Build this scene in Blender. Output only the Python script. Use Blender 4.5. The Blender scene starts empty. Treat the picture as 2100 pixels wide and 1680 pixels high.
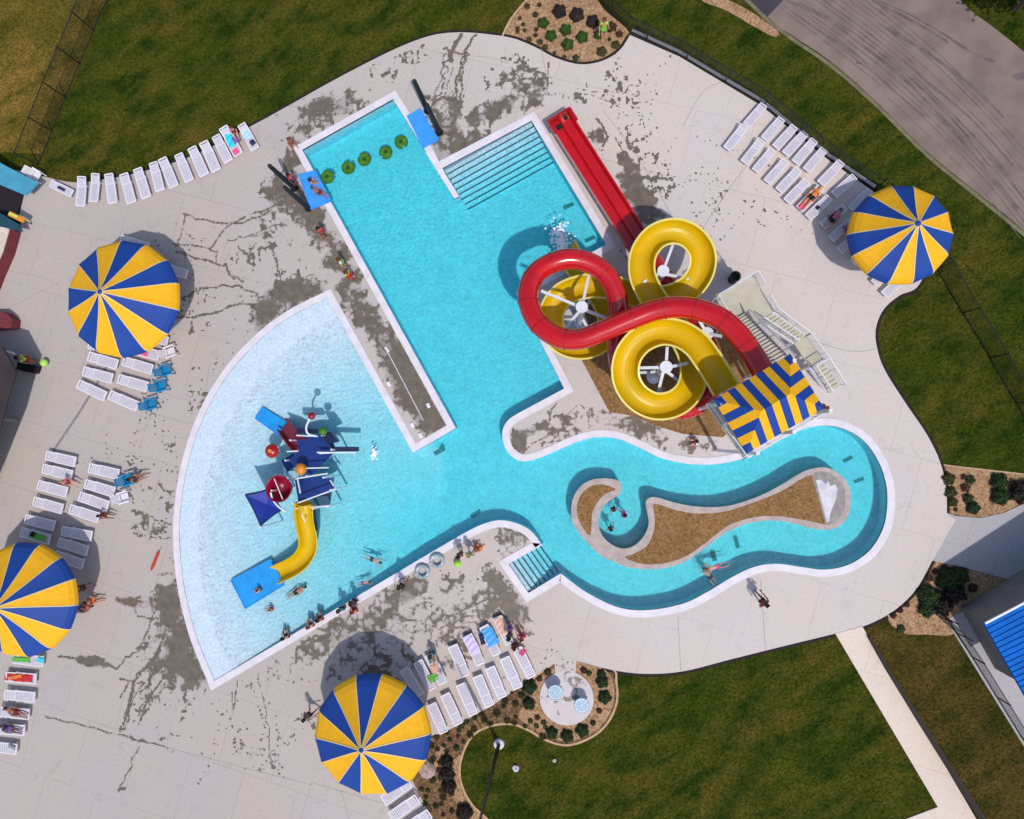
import bpy, bmesh, math, random
import numpy as np
from mathutils import Vector, Matrix, Quaternion
from mathutils.geometry import tessellate_polygon
random.seed(7); rng = np.random.default_rng(11)
S = bpy.context.scene; COL = S.collection
# ------------------------------------------------------------------ camera calibration (drone, about 43 m up, tilted 6 degrees)
H, F = 43.0, 1430.0
_d = Vector((130, -60, -F)).normalized()
Q = _d.rotation_difference(Vector((0, 0, -1)))
def P(px, py, z=0.0):
    w = Q @ Vector((px-1050, 840-py, -F)); t = (z-H)/w.z
    return Vector((w.x*t, w.y*t, z))
def PL(pts, z=0.0): return [P(p[0], p[1], z) for p in pts]
cam_d = bpy.data.cameras.new("camera"); cam = bpy.data.objects.new("camera", cam_d); COL.objects.link(cam)
cam.location = (0, 0, H); cam.rotation_mode = 'QUATERNION'; cam.rotation_quaternion = Q
cam_d.sensor_width = 36; cam_d.lens = F/2100*36; cam_d.clip_end = 2000; cam_d.clip_start = .5
S.camera = cam
# ------------------------------------------------------------------ light
EL = math.radians(60); az = (0.47, -0.88); n_ = math.hypot(*az)
sv = Vector((az[0]/n_*math.cos(EL), az[1]/n_*math.cos(EL), math.sin(EL)))
W = bpy.data.worlds.new("World"); S.world = W; W.use_nodes = True
nt = W.node_tree; sky = nt.nodes.new('ShaderNodeTexSky'); sky.sky_type = 'NISHITA'; sky.sun_disc = False
sky.sun_elevation = EL; sky.sun_rotation = math.atan2(sv.x, sv.y); sky.dust_density = 1.5
bg = nt.nodes['Background']; bg.inputs[1].default_value = 0.14; nt.links.new(sky.outputs[0], bg.inputs[0])
sd = bpy.data.lights.new("sun", 'SUN'); sd.energy = 2.7; sd.angle = math.radians(1.0); sd.color = (1, .945, .875)
so = bpy.data.objects.new("sun", sd); COL.objects.link(so); so.rotation_mode = 'QUATERNION'; so.rotation_quaternion = sv.to_track_quat('Z', 'Y')
so.location = (0, 0, 60)
S.view_settings.view_transform = 'Standard'; S.view_settings.look = 'None'; S.view_settings.exposure = 0.0; S.view_settings.gamma = 1
# ------------------------------------------------------------------ materials
MATS = {}
def lin(c):
    f = lambda v: v/12.92 if v <= .04045 else ((v+.055)/1.055)**2.4
    return tuple(f(v/255) for v in c)
def mat(name, col, rough=.6, var=0.0, vs=3.0, bump=0.0, bs=20.0, spec=.5, metal=0.0, col2=None, coat=0.0, world=False, fine=0.0):
    if name in MATS: return MATS[name]
    m = bpy.data.materials.new(name); m.use_nodes = True; t = m.node_tree; N = t.nodes; L = t.links
    b = N['Principled BSDF']; b.inputs['Roughness'].default_value = rough; b.inputs['Metallic'].default_value = metal
    b.inputs['Specular IOR Level'].default_value = spec; b.inputs['Coat Weight'].default_value = coat
    b.inputs['Base Color'].default_value = (*col, 1)
    if world:
        vec = N.new('ShaderNodeNewGeometry').outputs['Position']
    else:
        vec = N.new('ShaderNodeTexCoord').outputs['Object']
    if var > 0 or col2:
        no = N.new('ShaderNodeTexNoise'); no.inputs['Scale'].default_value = vs; no.inputs['Detail'].default_value = 6; L.new(vec, no.inputs['Vector'])
        r = N.new('ShaderNodeMapRange'); r.inputs[1].default_value = .36; r.inputs[2].default_value = .64; L.new(no.outputs[0], r.inputs[0])
        mx = N.new('ShaderNodeMix'); mx.data_type = 'RGBA'
        c2 = col2 if col2 else tuple(c*(1-var) for c in col)
        c1 = col if col2 else tuple(min(1, c*(1+var)) for c in col)
        mx.inputs[6].default_value = (*c1, 1); mx.inputs[7].default_value = (*c2, 1); L.new(r.outputs[0], mx.inputs[0])
        out = mx.outputs[2]
        if fine > 0:
            n2 = N.new('ShaderNodeTexNoise'); n2.inputs['Scale'].default_value = bs; n2.inputs['Detail'].default_value = 3; L.new(vec, n2.inputs['Vector'])
            r2 = N.new('ShaderNodeMapRange'); r2.inputs[1].default_value = .3; r2.inputs[2].default_value = .7; r2.inputs[3].default_value = 1-fine; r2.inputs[4].default_value = 1+fine
            L.new(n2.outputs[0], r2.inputs[0])
            mm = N.new('ShaderNodeVectorMath'); mm.operation = 'SCALE'; L.new(out, mm.inputs[0]); L.new(r2.outputs[0], mm.inputs['Scale']); out = mm.outputs[0]
        L.new(out, b.inputs['Base Color'])
    if bump > 0:
        nb = N.new('ShaderNodeTexNoise'); nb.inputs['Scale'].default_value = bs; nb.inputs['Detail'].default_value = 4; L.new(vec, nb.inputs['Vector'])
        bp = N.new('ShaderNodeBump'); bp.inputs['Strength'].default_value = bump; bp.inputs['Distance'].default_value = .03
        L.new(nb.outputs[0], bp.inputs['Height']); L.new(bp.outputs[0], b.inputs['Normal'])
    MATS[name] = m; return m
def gravel_mat(name, cols, scale=18, rough=.9):
    m = bpy.data.materials.new(name); m.use_nodes = True; t = m.node_tree; N = t.nodes; L = t.links; b = N['Principled BSDF']
    g = N.new('ShaderNodeNewGeometry'); v = N.new('ShaderNodeTexVoronoi'); v.inputs['Scale'].default_value = scale; L.new(g.outputs['Position'], v.inputs['Vector'])
    sx = N.new('ShaderNodeSeparateColor'); L.new(v.outputs['Color'], sx.inputs[0])
    cr = N.new('ShaderNodeValToRGB'); L.new(sx.outputs[0], cr.inputs[0]); e = cr.color_ramp.elements
    for i, c in enumerate(cols):
        pos = i/(len(cols)-1)
        el = e[i] if i < 2 else e.new(pos)
        el.position = pos; el.color = (*c, 1)
    e[1].position = 1/(len(cols)-1)
    n = N.new('ShaderNodeTexNoise'); n.inputs['Scale'].default_value = .7; L.new(g.outputs['Position'], n.inputs['Vector'])
    r = N.new('ShaderNodeMapRange'); r.inputs[3].default_value = .78; r.inputs[4].default_value = 1.22; L.new(n.outputs[0], r.inputs[0])
    mm = N.new('ShaderNodeVectorMath'); mm.operation = 'SCALE'; L.new(cr.outputs[0], mm.inputs[0]); L.new(r.outputs[0], mm.inputs['Scale'])
    L.new(mm.outputs[0], b.inputs['Base Color']); b.inputs['Roughness'].default_value = rough; b.inputs['Specular IOR Level'].default_value = .2
    bp = N.new('ShaderNodeBump'); bp.inputs['Strength'].default_value = .8; bp.inputs['Distance'].default_value = .03; bp.invert = True
    L.new(v.outputs['Distance'], bp.inputs['Height']); L.new(bp.outputs[0], b.inputs['Normal'])
    MATS[name] = m; return m
def M(n): return MATS[n]
# lawn: three scales of noise between greens, olive and dry straw, stretched a little along the mowing direction
def lawn_mat(name, g1, g2, dry, dryness, rot=-.96):
    m = bpy.data.materials.new(name); m.use_nodes = True; t = m.node_tree; N = t.nodes; L = t.links; b = N['Principled BSDF']
    g = N.new('ShaderNodeNewGeometry'); mp = N.new('ShaderNodeMapping'); L.new(g.outputs['Position'], mp.inputs['Vector'])
    mp.inputs['Rotation'].default_value = (0, 0, rot); mp.vector_type = 'TEXTURE'; mp.inputs['Scale'].default_value = (1, 2.2, 1000)
    def noise(s, det, a, bb, vec):
        n = N.new('ShaderNodeTexNoise'); n.inputs['Scale'].default_value = s; n.inputs['Detail'].default_value = det; n.inputs['Roughness'].default_value = .62; L.new(vec, n.inputs['Vector'])
        r = N.new('ShaderNodeMapRange'); r.inputs[1].default_value = a; r.inputs[2].default_value = bb; L.new(n.outputs[0], r.inputs[0]); return r.outputs[0]
    a = noise(.28, 6, .35, .65, mp.outputs[0]); c = noise(.9, 8, .36, .66, mp.outputs[0]); f = noise(9, 5, .3, .7, mp.outputs[0])
    mx = N.new('ShaderNodeMix'); mx.data_type = 'RGBA'; mx.inputs[6].default_value = (*g1, 1); mx.inputs[7].default_value = (*g2, 1); L.new(c, mx.inputs[0])
    ml = N.new('ShaderNodeMath'); ml.operation = 'MULTIPLY'; L.new(a, ml.inputs[0]); L.new(c, ml.inputs[1])
    m2 = N.new('ShaderNodeMath'); m2.operation = 'MULTIPLY_ADD'; m2.use_clamp = True; L.new(ml.outputs[0], m2.inputs[0]); m2.inputs[1].default_value = dryness; m2.inputs[2].default_value = max(0, dryness-1)*.6
    mx2 = N.new('ShaderNodeMix'); mx2.data_type = 'RGBA'; L.new(m2.outputs[0], mx2.inputs[0]); L.new(mx.outputs[2], mx2.inputs[6]); mx2.inputs[7].default_value = (*dry, 1)
    r2 = N.new('ShaderNodeMapRange'); r2.inputs[3].default_value = .4; r2.inputs[4].default_value = 1.6; L.new(f, r2.inputs[0])
    mm = N.new('ShaderNodeVectorMath'); mm.operation = 'SCALE'; L.new(mx2.outputs[2], mm.inputs[0]); L.new(r2.outputs[0], mm.inputs['Scale'])
    L.new(mm.outputs[0], b.inputs['Base Color']); b.inputs['Roughness'].default_value = .95; b.inputs['Specular IOR Level'].default_value = .05
    bp = N.new('ShaderNodeBump'); bp.inputs['Strength'].default_value = .7; bp.inputs['Distance'].default_value = .06; L.new(f, bp.inputs['Height']); L.new(bp.outputs[0], b.inputs['Normal'])
    MATS[name] = m; return m
lawn_mat('lawn', (.016, .036, .0028), (.052, .073, .0055), (.112, .080, .015), .95)
lawn_mat('dry_lawn', (.055, .062, .007), (.13, .10, .014), (.25, .15, .035), 1.15)
lawn_mat('brown_lawn', (.030, .034, .006), (.062, .056, .011), (.125, .075, .02), 1.05)
gravel_mat('tan_gravel', [(.30, .16, .085), (.42, .25, .14), (.22, .12, .055), (.50, .33, .2), (.36, .2, .1)], 11)
gravel_mat('brown_gravel', [(.26, .135, .05), (.17, .085, .03), (.33, .19, .08), (.22, .12, .05), (.30, .16, .06)], 9)
gravel_mat('mulch', [(.20, .10, .045), (.11, .06, .03), (.27, .16, .08), (.15, .085, .04), (.07, .045, .025)], 9)
# concrete deck: warm grey, broad slab to slab variation, faint joints, fine grain
def concrete(name, c1, c2, c3):
    m = bpy.data.materials.new(name); m.use_nodes = True; t = m.node_tree; N = t.nodes; L = t.links; b = N['Principled BSDF']
    g = N.new('ShaderNodeNewGeometry'); mp = N.new('ShaderNodeMapping'); L.new(g.outputs['Position'], mp.inputs['Vector']); mp.inputs['Rotation'].default_value = (0, 0, .27)
    br = N.new('ShaderNodeTexBrick'); L.new(mp.outputs[0], br.inputs['Vector']); br.offset = .5
    br.inputs['Scale'].default_value = 1; br.inputs['Brick Width'].default_value = 3.6; br.inputs['Row Height'].default_value = 4.3; br.inputs['Mortar Size'].default_value = .016; br.inputs['Mortar Smooth'].default_value = .1
    br.inputs['Color1'].default_value = (*c1, 1); br.inputs['Color2'].default_value = (*c2, 1); br.inputs['Mortar'].default_value = (*[v*.72 for v in c1], 1)
    n = N.new('ShaderNodeTexNoise'); n.inputs['Scale'].default_value = .22; n.inputs['Detail'].default_value = 5; L.new(g.outputs['Position'], n.inputs['Vector'])
    r = N.new('ShaderNodeMapRange'); r.inputs[1].default_value = .38; r.inputs[2].default_value = .62; L.new(n.outputs[0], r.inputs[0])
    mx = N.new('ShaderNodeMix'); mx.data_type = 'RGBA'; ms = N.new('ShaderNodeMath'); ms.operation = 'MULTIPLY'; ms.inputs[1].default_value = .55; L.new(r.outputs[0], ms.inputs[0])
    L.new(ms.outputs[0], mx.inputs[0]); L.new(br.outputs[0], mx.inputs[6]); mx.inputs[7].default_value = (*c3, 1)
    n2 = N.new('ShaderNodeTexNoise'); n2.inputs['Scale'].default_value = 6; n2.inputs['Detail'].default_value = 8; n2.inputs['Roughness'].default_value = .7; L.new(g.outputs['Position'], n2.inputs['Vector'])
    r2 = N.new('ShaderNodeMapRange'); r2.inputs[1].default_value = .3; r2.inputs[2].default_value = .7; r2.inputs[3].default_value = .91; r2.inputs[4].default_value = 1.07; L.new(n2.outputs[0], r2.inputs[0])
    # dried splash marks
    n3 = N.new('ShaderNodeTexNoise'); n3.inputs['Scale'].default_value = 1.1; n3.inputs['Detail'].default_value = 7; n3.inputs['Distortion'].default_value = .6; L.new(g.outputs['Position'], n3.inputs['Vector'])
    r3 = N.new('ShaderNodeMapRange'); r3.inputs[1].default_value = .60; r3.inputs[2].default_value = .68; r3.inputs[3].default_value = 1; r3.inputs[4].default_value = .93; L.new(n3.outputs[0], r3.inputs[0])
    mu = N.new('ShaderNodeMath'); mu.operation = 'MULTIPLY'; L.new(r2.outputs[0], mu.inputs[0]); L.new(r3.outputs[0], mu.inputs[1])
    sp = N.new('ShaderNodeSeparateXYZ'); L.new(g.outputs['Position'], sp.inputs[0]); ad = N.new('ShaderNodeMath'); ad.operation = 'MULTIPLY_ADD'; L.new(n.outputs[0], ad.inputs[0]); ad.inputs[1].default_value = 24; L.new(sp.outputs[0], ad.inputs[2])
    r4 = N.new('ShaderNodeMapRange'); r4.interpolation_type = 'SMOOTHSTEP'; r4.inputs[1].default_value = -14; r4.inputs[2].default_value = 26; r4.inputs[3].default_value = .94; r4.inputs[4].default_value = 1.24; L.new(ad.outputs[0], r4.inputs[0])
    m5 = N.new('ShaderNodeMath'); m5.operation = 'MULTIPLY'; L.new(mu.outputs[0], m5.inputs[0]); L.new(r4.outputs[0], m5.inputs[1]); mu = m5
    mm = N.new('ShaderNodeVectorMath'); mm.operation = 'SCALE'; L.new(mx.outputs[2], mm.inputs[0]); L.new(mu.outputs[0], mm.inputs['Scale'])
    L.new(mm.outputs[0], b.inputs['Base Color']); b.inputs['Roughness'].default_value = .85; b.inputs['Specular IOR Level'].default_value = .3
    bp = N.new('ShaderNodeBump'); bp.inputs['Strength'].default_value = .25; bp.inputs['Distance'].default_value = .01; L.new(n2.outputs[0], bp.inputs['Height']); L.new(bp.outputs[0], b.inputs['Normal'])
    MATS[name] = m; return m
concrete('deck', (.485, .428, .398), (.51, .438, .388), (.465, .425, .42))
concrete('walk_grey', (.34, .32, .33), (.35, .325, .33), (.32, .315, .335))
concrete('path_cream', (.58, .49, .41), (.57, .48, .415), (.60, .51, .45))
mat('coping', (.70, .66, .71), .6, .07, 1.5, .2, 30, world=True, fine=.04)
mat('island_coping', (.44, .36, .34), .75, .12, 2.5, .3, 12, world=True, fine=.12)
mat('wet', (.155, .126, .096), .32, .16, 2.2, .1, 20, spec=.5, world=True, fine=.12)
mat('wet_light', (.275, .24, .22), .45, .14, 2, .1, 20, world=True)
mat('wet_faint', (.37, .325, .305), .6, .1, 2, .1, 20, world=True)
mat('joint', (.345, .31, .305), .9)
mat('drain', (.235, .215, .235), .7, .1, 4)
mat('pool_plaster', (.55, .665, .79), .6, .04, 1.5, 0, 6.5, world=True, fine=.14)  # fine noise paints the water's rippled light speckle into the plaster colour
mat('tile_navy', (.012, .03, .075), .25, .2, 12)
mat('nosing', (.02, .05, .07), .5)
mat('asphalt', (.215, .160, .140), .9, .16, .6, .5, 30, world=True, fine=.14)
mat('asphalt_dark', (.045, .038, .05), .85, .1, 1, .4, 30, world=True)
mat('tar', (.145, .11, .105), .8, .25, 1.2, world=True, fine=.2, bs=12)
mat('white_plastic', (.78, .74, .80), .38, .03, 8)
mat('white_strap', (.60, .57, .64), .5, .05, 5)
mat('white_steel', (.72, .74, .80), .3, .04, 3)
mat('red_frp', (.56, .004, .006), .16, .07, .6, coat=.5, col2=(.47, .002, .009))
mat('red_dark', (.38, .006, .010), .35, .1, 2)
mat('yellow_frp', (.70, .42, .001), .34, .06, .8, spec=.35, col2=(.58, .39, .001))
mat('yellow_lip', (.80, .66, .16), .35)
mat('navy_shell', (.004, .016, .075), .3, .1, 2)
mat('yellow_cloth', (.90, .45, .001), .75, 0, 3, .25, 5, col2=(.82, .41, .001))
mat('blue_cloth', (.001, .042, .32), .7, 0, 3, .25, 5, col2=(.001, .05, .25))
mat('seam', (.72, .56, .28), .7)
mat('mat_blue', (.04, .31, .86), .6, .08, 1.5, .2, 8)
mat('mat_cyan', (.005, .29, .74), .5, .10, 1.5, .2, 8)
mat('play_blue', (.004, .032, .19), .4, .12, 2)
mat('sail_blue', (.004, .028, .30), .6, .12, 2)
mat('maroon', (.26, .003, .028), .35, .1, 2)
mat('black_foam', (.006, .006, .009), .6, .2, 3)
mat('green_foam', (.03, .145, .003), .6, .0, 5, .4, 6, col2=(.075, .22, .004))
mat('lime', (.24, .56, .03), .6)
mat('lime_light', (.45, .72, .12), .6)
mat('orange', (.66, .23, .015), .5, .1, 3)
mat('platform_tan', (.50, .46, .36), .7, .06, 2)
mat('black_metal', (.009, .009, .012), .45)
mat('black_rubber', (.004, .003, .006), .6)
mat('chair_blue', (.004, .22, .46), .45, .1, 4)
mat('bark', (.09, .06, .04), .9, .2, 6)
mat('edge_shade', (.018, .013, .009), .95, .3, 4); mat('leaf_green', (.030, .078, .006), .8, .35, 1.5); mat('leaf_dark', (.016, .042, .006), .8, .35, 1.5)
mat('leaf_olive', (.05, .055, .012), .8, .3, 2); mat('leaf_red', (.055, .016, .012), .8, .4, 2); mat('leaf_black', (.022, .015, .012), .8, .3, 2)
mat('stone', (.62, .60, .64), .8, .12, 2, .4, 8); mat('boulder', (.40, .29, .25), .9, .15, 3, .5, 6)
mat('edging', (.50, .32, .19), .9, .15, 3)
mat('roof_blue', (.004, .13, .52), .75, .12, 1.2, spec=.15); mat('gutter', (.65, .68, .74), .4)
mat('teal_paint', (.065, .31, .44), .5, .08, 2); mat('teal_dark', (.012, .06, .09), .5, .1, 2)
mat('brick_red', (.17, .025, .035), .8, .18, 3); mat('roof_beige', (.62, .52, .45), .8, .08, 2); mat('roof_brown', (.035, .022, .024), .8, .2, 1)
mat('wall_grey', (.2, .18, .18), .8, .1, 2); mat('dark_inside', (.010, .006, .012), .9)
mat('eye', (.01, .008, .008), .3)
mat('spray', (.75, .8, .88), .5)
mat('clear_tube', (.30, .38, .42), .2, .2, 3)
mat('glass_table', (.48, .62, .72), .3, .1, 6)
# ------------------------------------------------------------------ mesh helpers
def wloc(o):
    v = Vector((0, 0, 0))
    while o is not None: v += o.location; o = o.parent
    return v
class MB:
    def __init__(s): s.v = []; s.f = []; s.m = []
    def add(s, vs, fs, m=0):
        o = len(s.v); s.v += [tuple(v) for v in vs]; s.f += [tuple(i+o for i in f) for f in fs]; s.m += [m]*len(fs)
    def box(s, c, size, rz=0.0, m=0, rx=0.0, ry=0.0):
        R = Matrix.Rotation(rz, 3, 'Z') @ Matrix.Rotation(ry, 3, 'Y') @ Matrix.Rotation(rx, 3, 'X'); c = Vector(c); hx, hy, hz = [q/2 for q in size]
        vs = [c + R @ Vector((x, y, z)) for z in (-hz, hz) for x, y in ((-hx, -hy), (hx, -hy), (hx, hy), (-hx, hy))]
        s.add(vs, [(3, 2, 1, 0), (4, 5, 6, 7), (0, 1, 5, 4), (1, 2, 6, 5), (2, 3, 7, 6), (3, 0, 4, 7)], m)
    def bar(s, a, b, w, h=None, m=0):
        a = Vector(a); b = Vector(b); h = h or w; T = (b-a).normalized(); up = Vector((0, 0, 1)) if abs(T.z) < .95 else Vector((0, 1, 0))
        X = T.cross(up).normalized(); Y = X.cross(T)
        vs = [p + X*dx*w/2 + Y*dy*h/2 for p in (a, b) for dx, dy in ((-1, -1), (1, -1), (1, 1), (-1, 1))]
        s.add(vs, [(0, 1, 2, 3), (7, 6, 5, 4), (0, 4, 5, 1), (1, 5, 6, 2), (2, 6, 7, 3), (3, 7, 4, 0)], m)
    def tube(s, path, r, n=10, m=0, cap=True):
        path = [Vector(p) for p in path]; rs = r if isinstance(r, (list, tuple)) else [r]*len(path); vs = []; X0 = None
        for i, p in enumerate(path):
            T = (path[min(i+1, len(path)-1)] - path[max(i-1, 0)]).normalized()
            if X0 is None:
                up = Vector((0, 0, 1)) if abs(T.z) < .9 else Vector((0, 1, 0)); X = T.cross(up).normalized()
            else: X = (X0 - T*X0.dot(T)).normalized()
            X0 = X; Y = T.cross(X)
            vs += [p + (X*math.cos(a) + Y*math.sin(a))*rs[i] for a in [2*math.pi*k/n for k in range(n)]]
        fs = [(i*n+k, i*n+(k+1) % n, (i+1)*n+(k+1) % n, (i+1)*n+k) for i in range(len(path)-1) for k in range(n)]
        if cap: fs += [tuple(range(n))[::-1], tuple((len(path)-1)*n+k for k in range(n))]
        s.add(vs, fs, m)
    def prism(s, poly, z0, z1, m=0, mside=None):
        poly = [(p[0], p[1]) for p in poly]
        A = sum(poly[i][0]*poly[(i+1) % len(poly)][1]-poly[(i+1) % len(poly)][0]*poly[i][1] for i in range(len(poly)))
        if A < 0: poly = poly[::-1]
        n = len(poly); vs = [(x, y, z1) for x, y in poly] + [(x, y, z0) for x, y in poly]
        tri = tessellate_polygon([[Vector((x, y, 0)) for x, y in poly]])
        up = []
        for t in tri:
            a, b, c = [poly[i] for i in t]; up.append(tuple(t) if (b[0]-a[0])*(c[1]-a[1])-(b[1]-a[1])*(c[0]-a[0]) > 0 else tuple(t[::-1]))
        s.add(vs, up + [tuple(i+n for i in t[::-1]) for t in up], m)
        s.add(vs, [(i, i+n, (i+1) % n+n, (i+1) % n) for i in range(n)], m if mside is None else mside)
    def ring(s, outer, holes, z, m=0, thick=0.0):
        loops = [[Vector((p[0], p[1], 0)) for p in L] for L in [outer]+holes]
        tri = tessellate_polygon(loops); vs = [(p.x, p.y, z) for L in loops for p in L]
        s.add(vs, [tuple(t) for t in tri], m)
        if thick:
            for L in loops:
                n = len(L); s.add([(p.x, p.y, z) for p in L]+[(p.x, p.y, z-thick) for p in L], [(i, (i+1) % n, (i+1) % n+n, i+n) for i in range(n)], m)
    def lathe(s, c, prof, n=24, m=0):
        c = Vector(c); vs = [c+Vector((r*math.cos(2*math.pi*k/n), r*math.sin(2*math.pi*k/n), z)) for r, z in prof for k in range(n)]
        s.add(vs, [(i*n+k, i*n+(k+1) % n, (i+1)*n+(k+1) % n, (i+1)*n+k) for i in range(len(prof)-1) for k in range(n)], m)
    def disc(s, c, r, h, n=20, m=0):
        s.lathe(c, [(0.001, h), (r, h), (r, 0), (0.001, 0)], n, m)
    def ball(s, c, r, n=12, m=0, sz=1.0):
        s.lathe(c, [(max(.001, r*math.cos(a)), r*sz*math.sin(a)) for a in [math.pi/2 - math.pi*k/8 for k in range(9)]], n, m)
    def strip(s, pts, w, z=None, m=0, th=0.0):
        pts = [Vector(p) for p in pts]; vs = []
        for i, p in enumerate(pts):
            T = (pts[min(i+1, len(pts)-1)]-pts[max(i-1, 0)]); T.z = 0; T.normalize(); X = Vector((-T.y, T.x, 0))*w/2; zz = p.z if z is None else z
            vs += [(p.x-X.x, p.y-X.y, zz), (p.x+X.x, p.y+X.y, zz)]
        s.add(vs, [(2*i, 2*i+2, 2*i+3, 2*i+1) for i in range(len(pts)-1)], m)
    def mesh(s, name, mats, smooth=False, off=None):
        me = bpy.data.meshes.new(name)
        v = s.v if off is None else [(a-off[0], b-off[1], c-off[2]) for a, b, c in s.v]
        me.from_pydata(v, [], s.f)
        for m in mats: me.materials.append(M(m) if isinstance(m, str) else m)
        me.polygons.foreach_set('material_index', s.m)
        if smooth: me.polygons.foreach_set('use_smooth', [True]*len(s.f))
        me.update(); return me
    def build(s, name, mats, parent=None, smooth=False, world=True, fix=False):
        if not isinstance(mats, (list, tuple)): mats = [mats]
        off = wloc(parent) if (parent is not None and world) else None
        me = s.mesh(name, mats, smooth, off)
        if fix:
            b = bmesh.new(); b.from_mesh(me); bmesh.ops.remove_doubles(b, verts=b.verts, dist=1e-5); bmesh.ops.recalc_face_normals(b, faces=b.faces); b.to_mesh(me); b.free()
        o = bpy.data.objects.new(name, me); COL.objects.link(o)
        if parent is not None: o.parent = parent
        return o
def tag(o, label=None, cat=None, group=None, kind=None):
    if label: o['label'] = label
    if cat: o['category'] = cat
    if group: o['group'] = group
    if kind: o['kind'] = kind
    return o
def thing(name, label, cat, loc=(0, 0, 0), rz=0.0, group=None):
    o = bpy.data.objects.new(name, None); COL.objects.link(o); o.location = loc; o.rotation_euler = (0, 0, rz); o.empty_display_size = .2
    return tag(o, label, cat, group)
def struct(o): o['kind'] = 'structure'; return o
def copy_tree(o, parent=None):
    c = o.copy(); COL.objects.link(c); c.parent = parent
    if 'label' in c and parent is None: del c['label']
    for ch in list(o.children): copy_tree(ch, c)
    return c
def catmull(pts, n=6, closed=False):
    pts = [Vector(p) for p in pts]; out = []; N = len(pts)
    rng_ = range(N if closed else N-1)
    for i in rng_:
        g = lambda k: pts[k % N] if closed else pts[max(0, min(N-1, k))]
        p0, p1, p2, p3 = g(i-1), g(i), g(i+1), g(i+2)
        for k in range(n):
            t = k/n
            out.append(.5*((2*p1)+(p2-p0)*t+(2*p0-5*p1+4*p2-p3)*t*t+(3*p1-p0-3*p2+p3)*t**3))
    if not closed: out.append(pts[-1])
    return out
def outline(pts, n=6):
    """closed pixel outline; a third element marks a sharp corner"""
    N = len(pts); out = []
    for i in range(N):
        a, b = pts[i], pts[(i+1) % N]; sa, sb = len(a) > 2, len(b) > 2
        A, B = Vector(a[:2]), Vector(b[:2])
        if sa and sb: out.append(A); continue
        p0 = A if sa else Vector(pts[(i-1) % N][:2]); p3 = B if sb else Vector(pts[(i+2) % N][:2])
        for k in range(n):
            t = k/n; out.append(.5*((2*A)+(B-p0)*t+(2*p0-5*A+4*B-p3)*t*t+(3*A-p0-3*B+p3)*t**3))
    return out
def area(p): return sum(p[i][0]*p[(i+1) % len(p)][1]-p[(i+1) % len(p)][0]*p[i][1] for i in range(len(p)))/2
def offset(poly, d):
    """offset outward by d (poly any orientation), mitred and clamped"""
    p = [Vector((q[0], q[1])) for q in poly]; n = len(p); sgn = 1 if area(p) > 0 else -1; out = []
    for i in range(n):
        a = p[i]-p[i-1]; b = p[(i+1) % n]-p[i]
        if a.length < 1e-6: a = b
        if b.length < 1e-6: b = a
        a.normalize(); b.normalize(); na = Vector((a.y, -a.x))*sgn; nb = Vector((b.y, -b.x))*sgn
        m = (na+nb); m = m/max(m.length, 1e-6); k = d/max(.45, m.dot(na)); out.append(p[i]+m*k)
    return out
def pip(X, Y, poly):
    inside = np.zeros(X.shape, bool); n = len(poly); xs = np.array([q[0] for q in poly]); ys = np.array([q[1] for q in poly])
    bb = (X > xs.min()) & (X < xs.max()) & (Y > ys.min()) & (Y < ys.max()); x = X[bb]; y = Y[bb]; r = np.zeros(x.shape, bool)
    for i in range(n):
        x1, y1, x2, y2 = xs[i-1], ys[i-1], xs[i], ys[i]
        if y1 == y2: continue
        c = ((y1 > y) != (y2 > y)) & (x < (x2-x1)*(y-y1)/(y2-y1)+x1); r ^= c
    inside[bb] = r; return inside
def px_dist(a, b): return (P(*a)-P(*b)).length
def sweep(mb, path, sec, closed_sec=True, mats=None, up0=Vector((0, 0, 1)), cap=True):
    n = len(sec); vs = []
    for i, p in enumerate(path):
        T = (path[min(i+1, len(path)-1)]-path[max(i-1, 0)]).normalized(); X = T.cross(up0).normalized(); U = X.cross(T)
        vs += [p+X*a+U*b for a, b in sec]
    for k in range(n if closed_sec else n-1):
        mb.add(vs, [], 0) if False else None
    o = len(mb.v); mb.v += [tuple(v) for v in vs]
    for i in range(len(path)-1):
        for k in range(n if closed_sec else n-1):
            k2 = (k+1) % n; mb.f.append((o+i*n+k, o+i*n+k2, o+(i+1)*n+k2, o+(i+1)*n+k)); mb.m.append(mats[k] if mats else 0)
    if cap and closed_sec:
        mb.f.append(tuple(o+k for k in range(n))[::-1]); mb.m.append(mats[0] if mats else 0)
        mb.f.append(tuple(o+(len(path)-1)*n+k for k in range(n))); mb.m.append(mats[0] if mats else 0)
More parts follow.
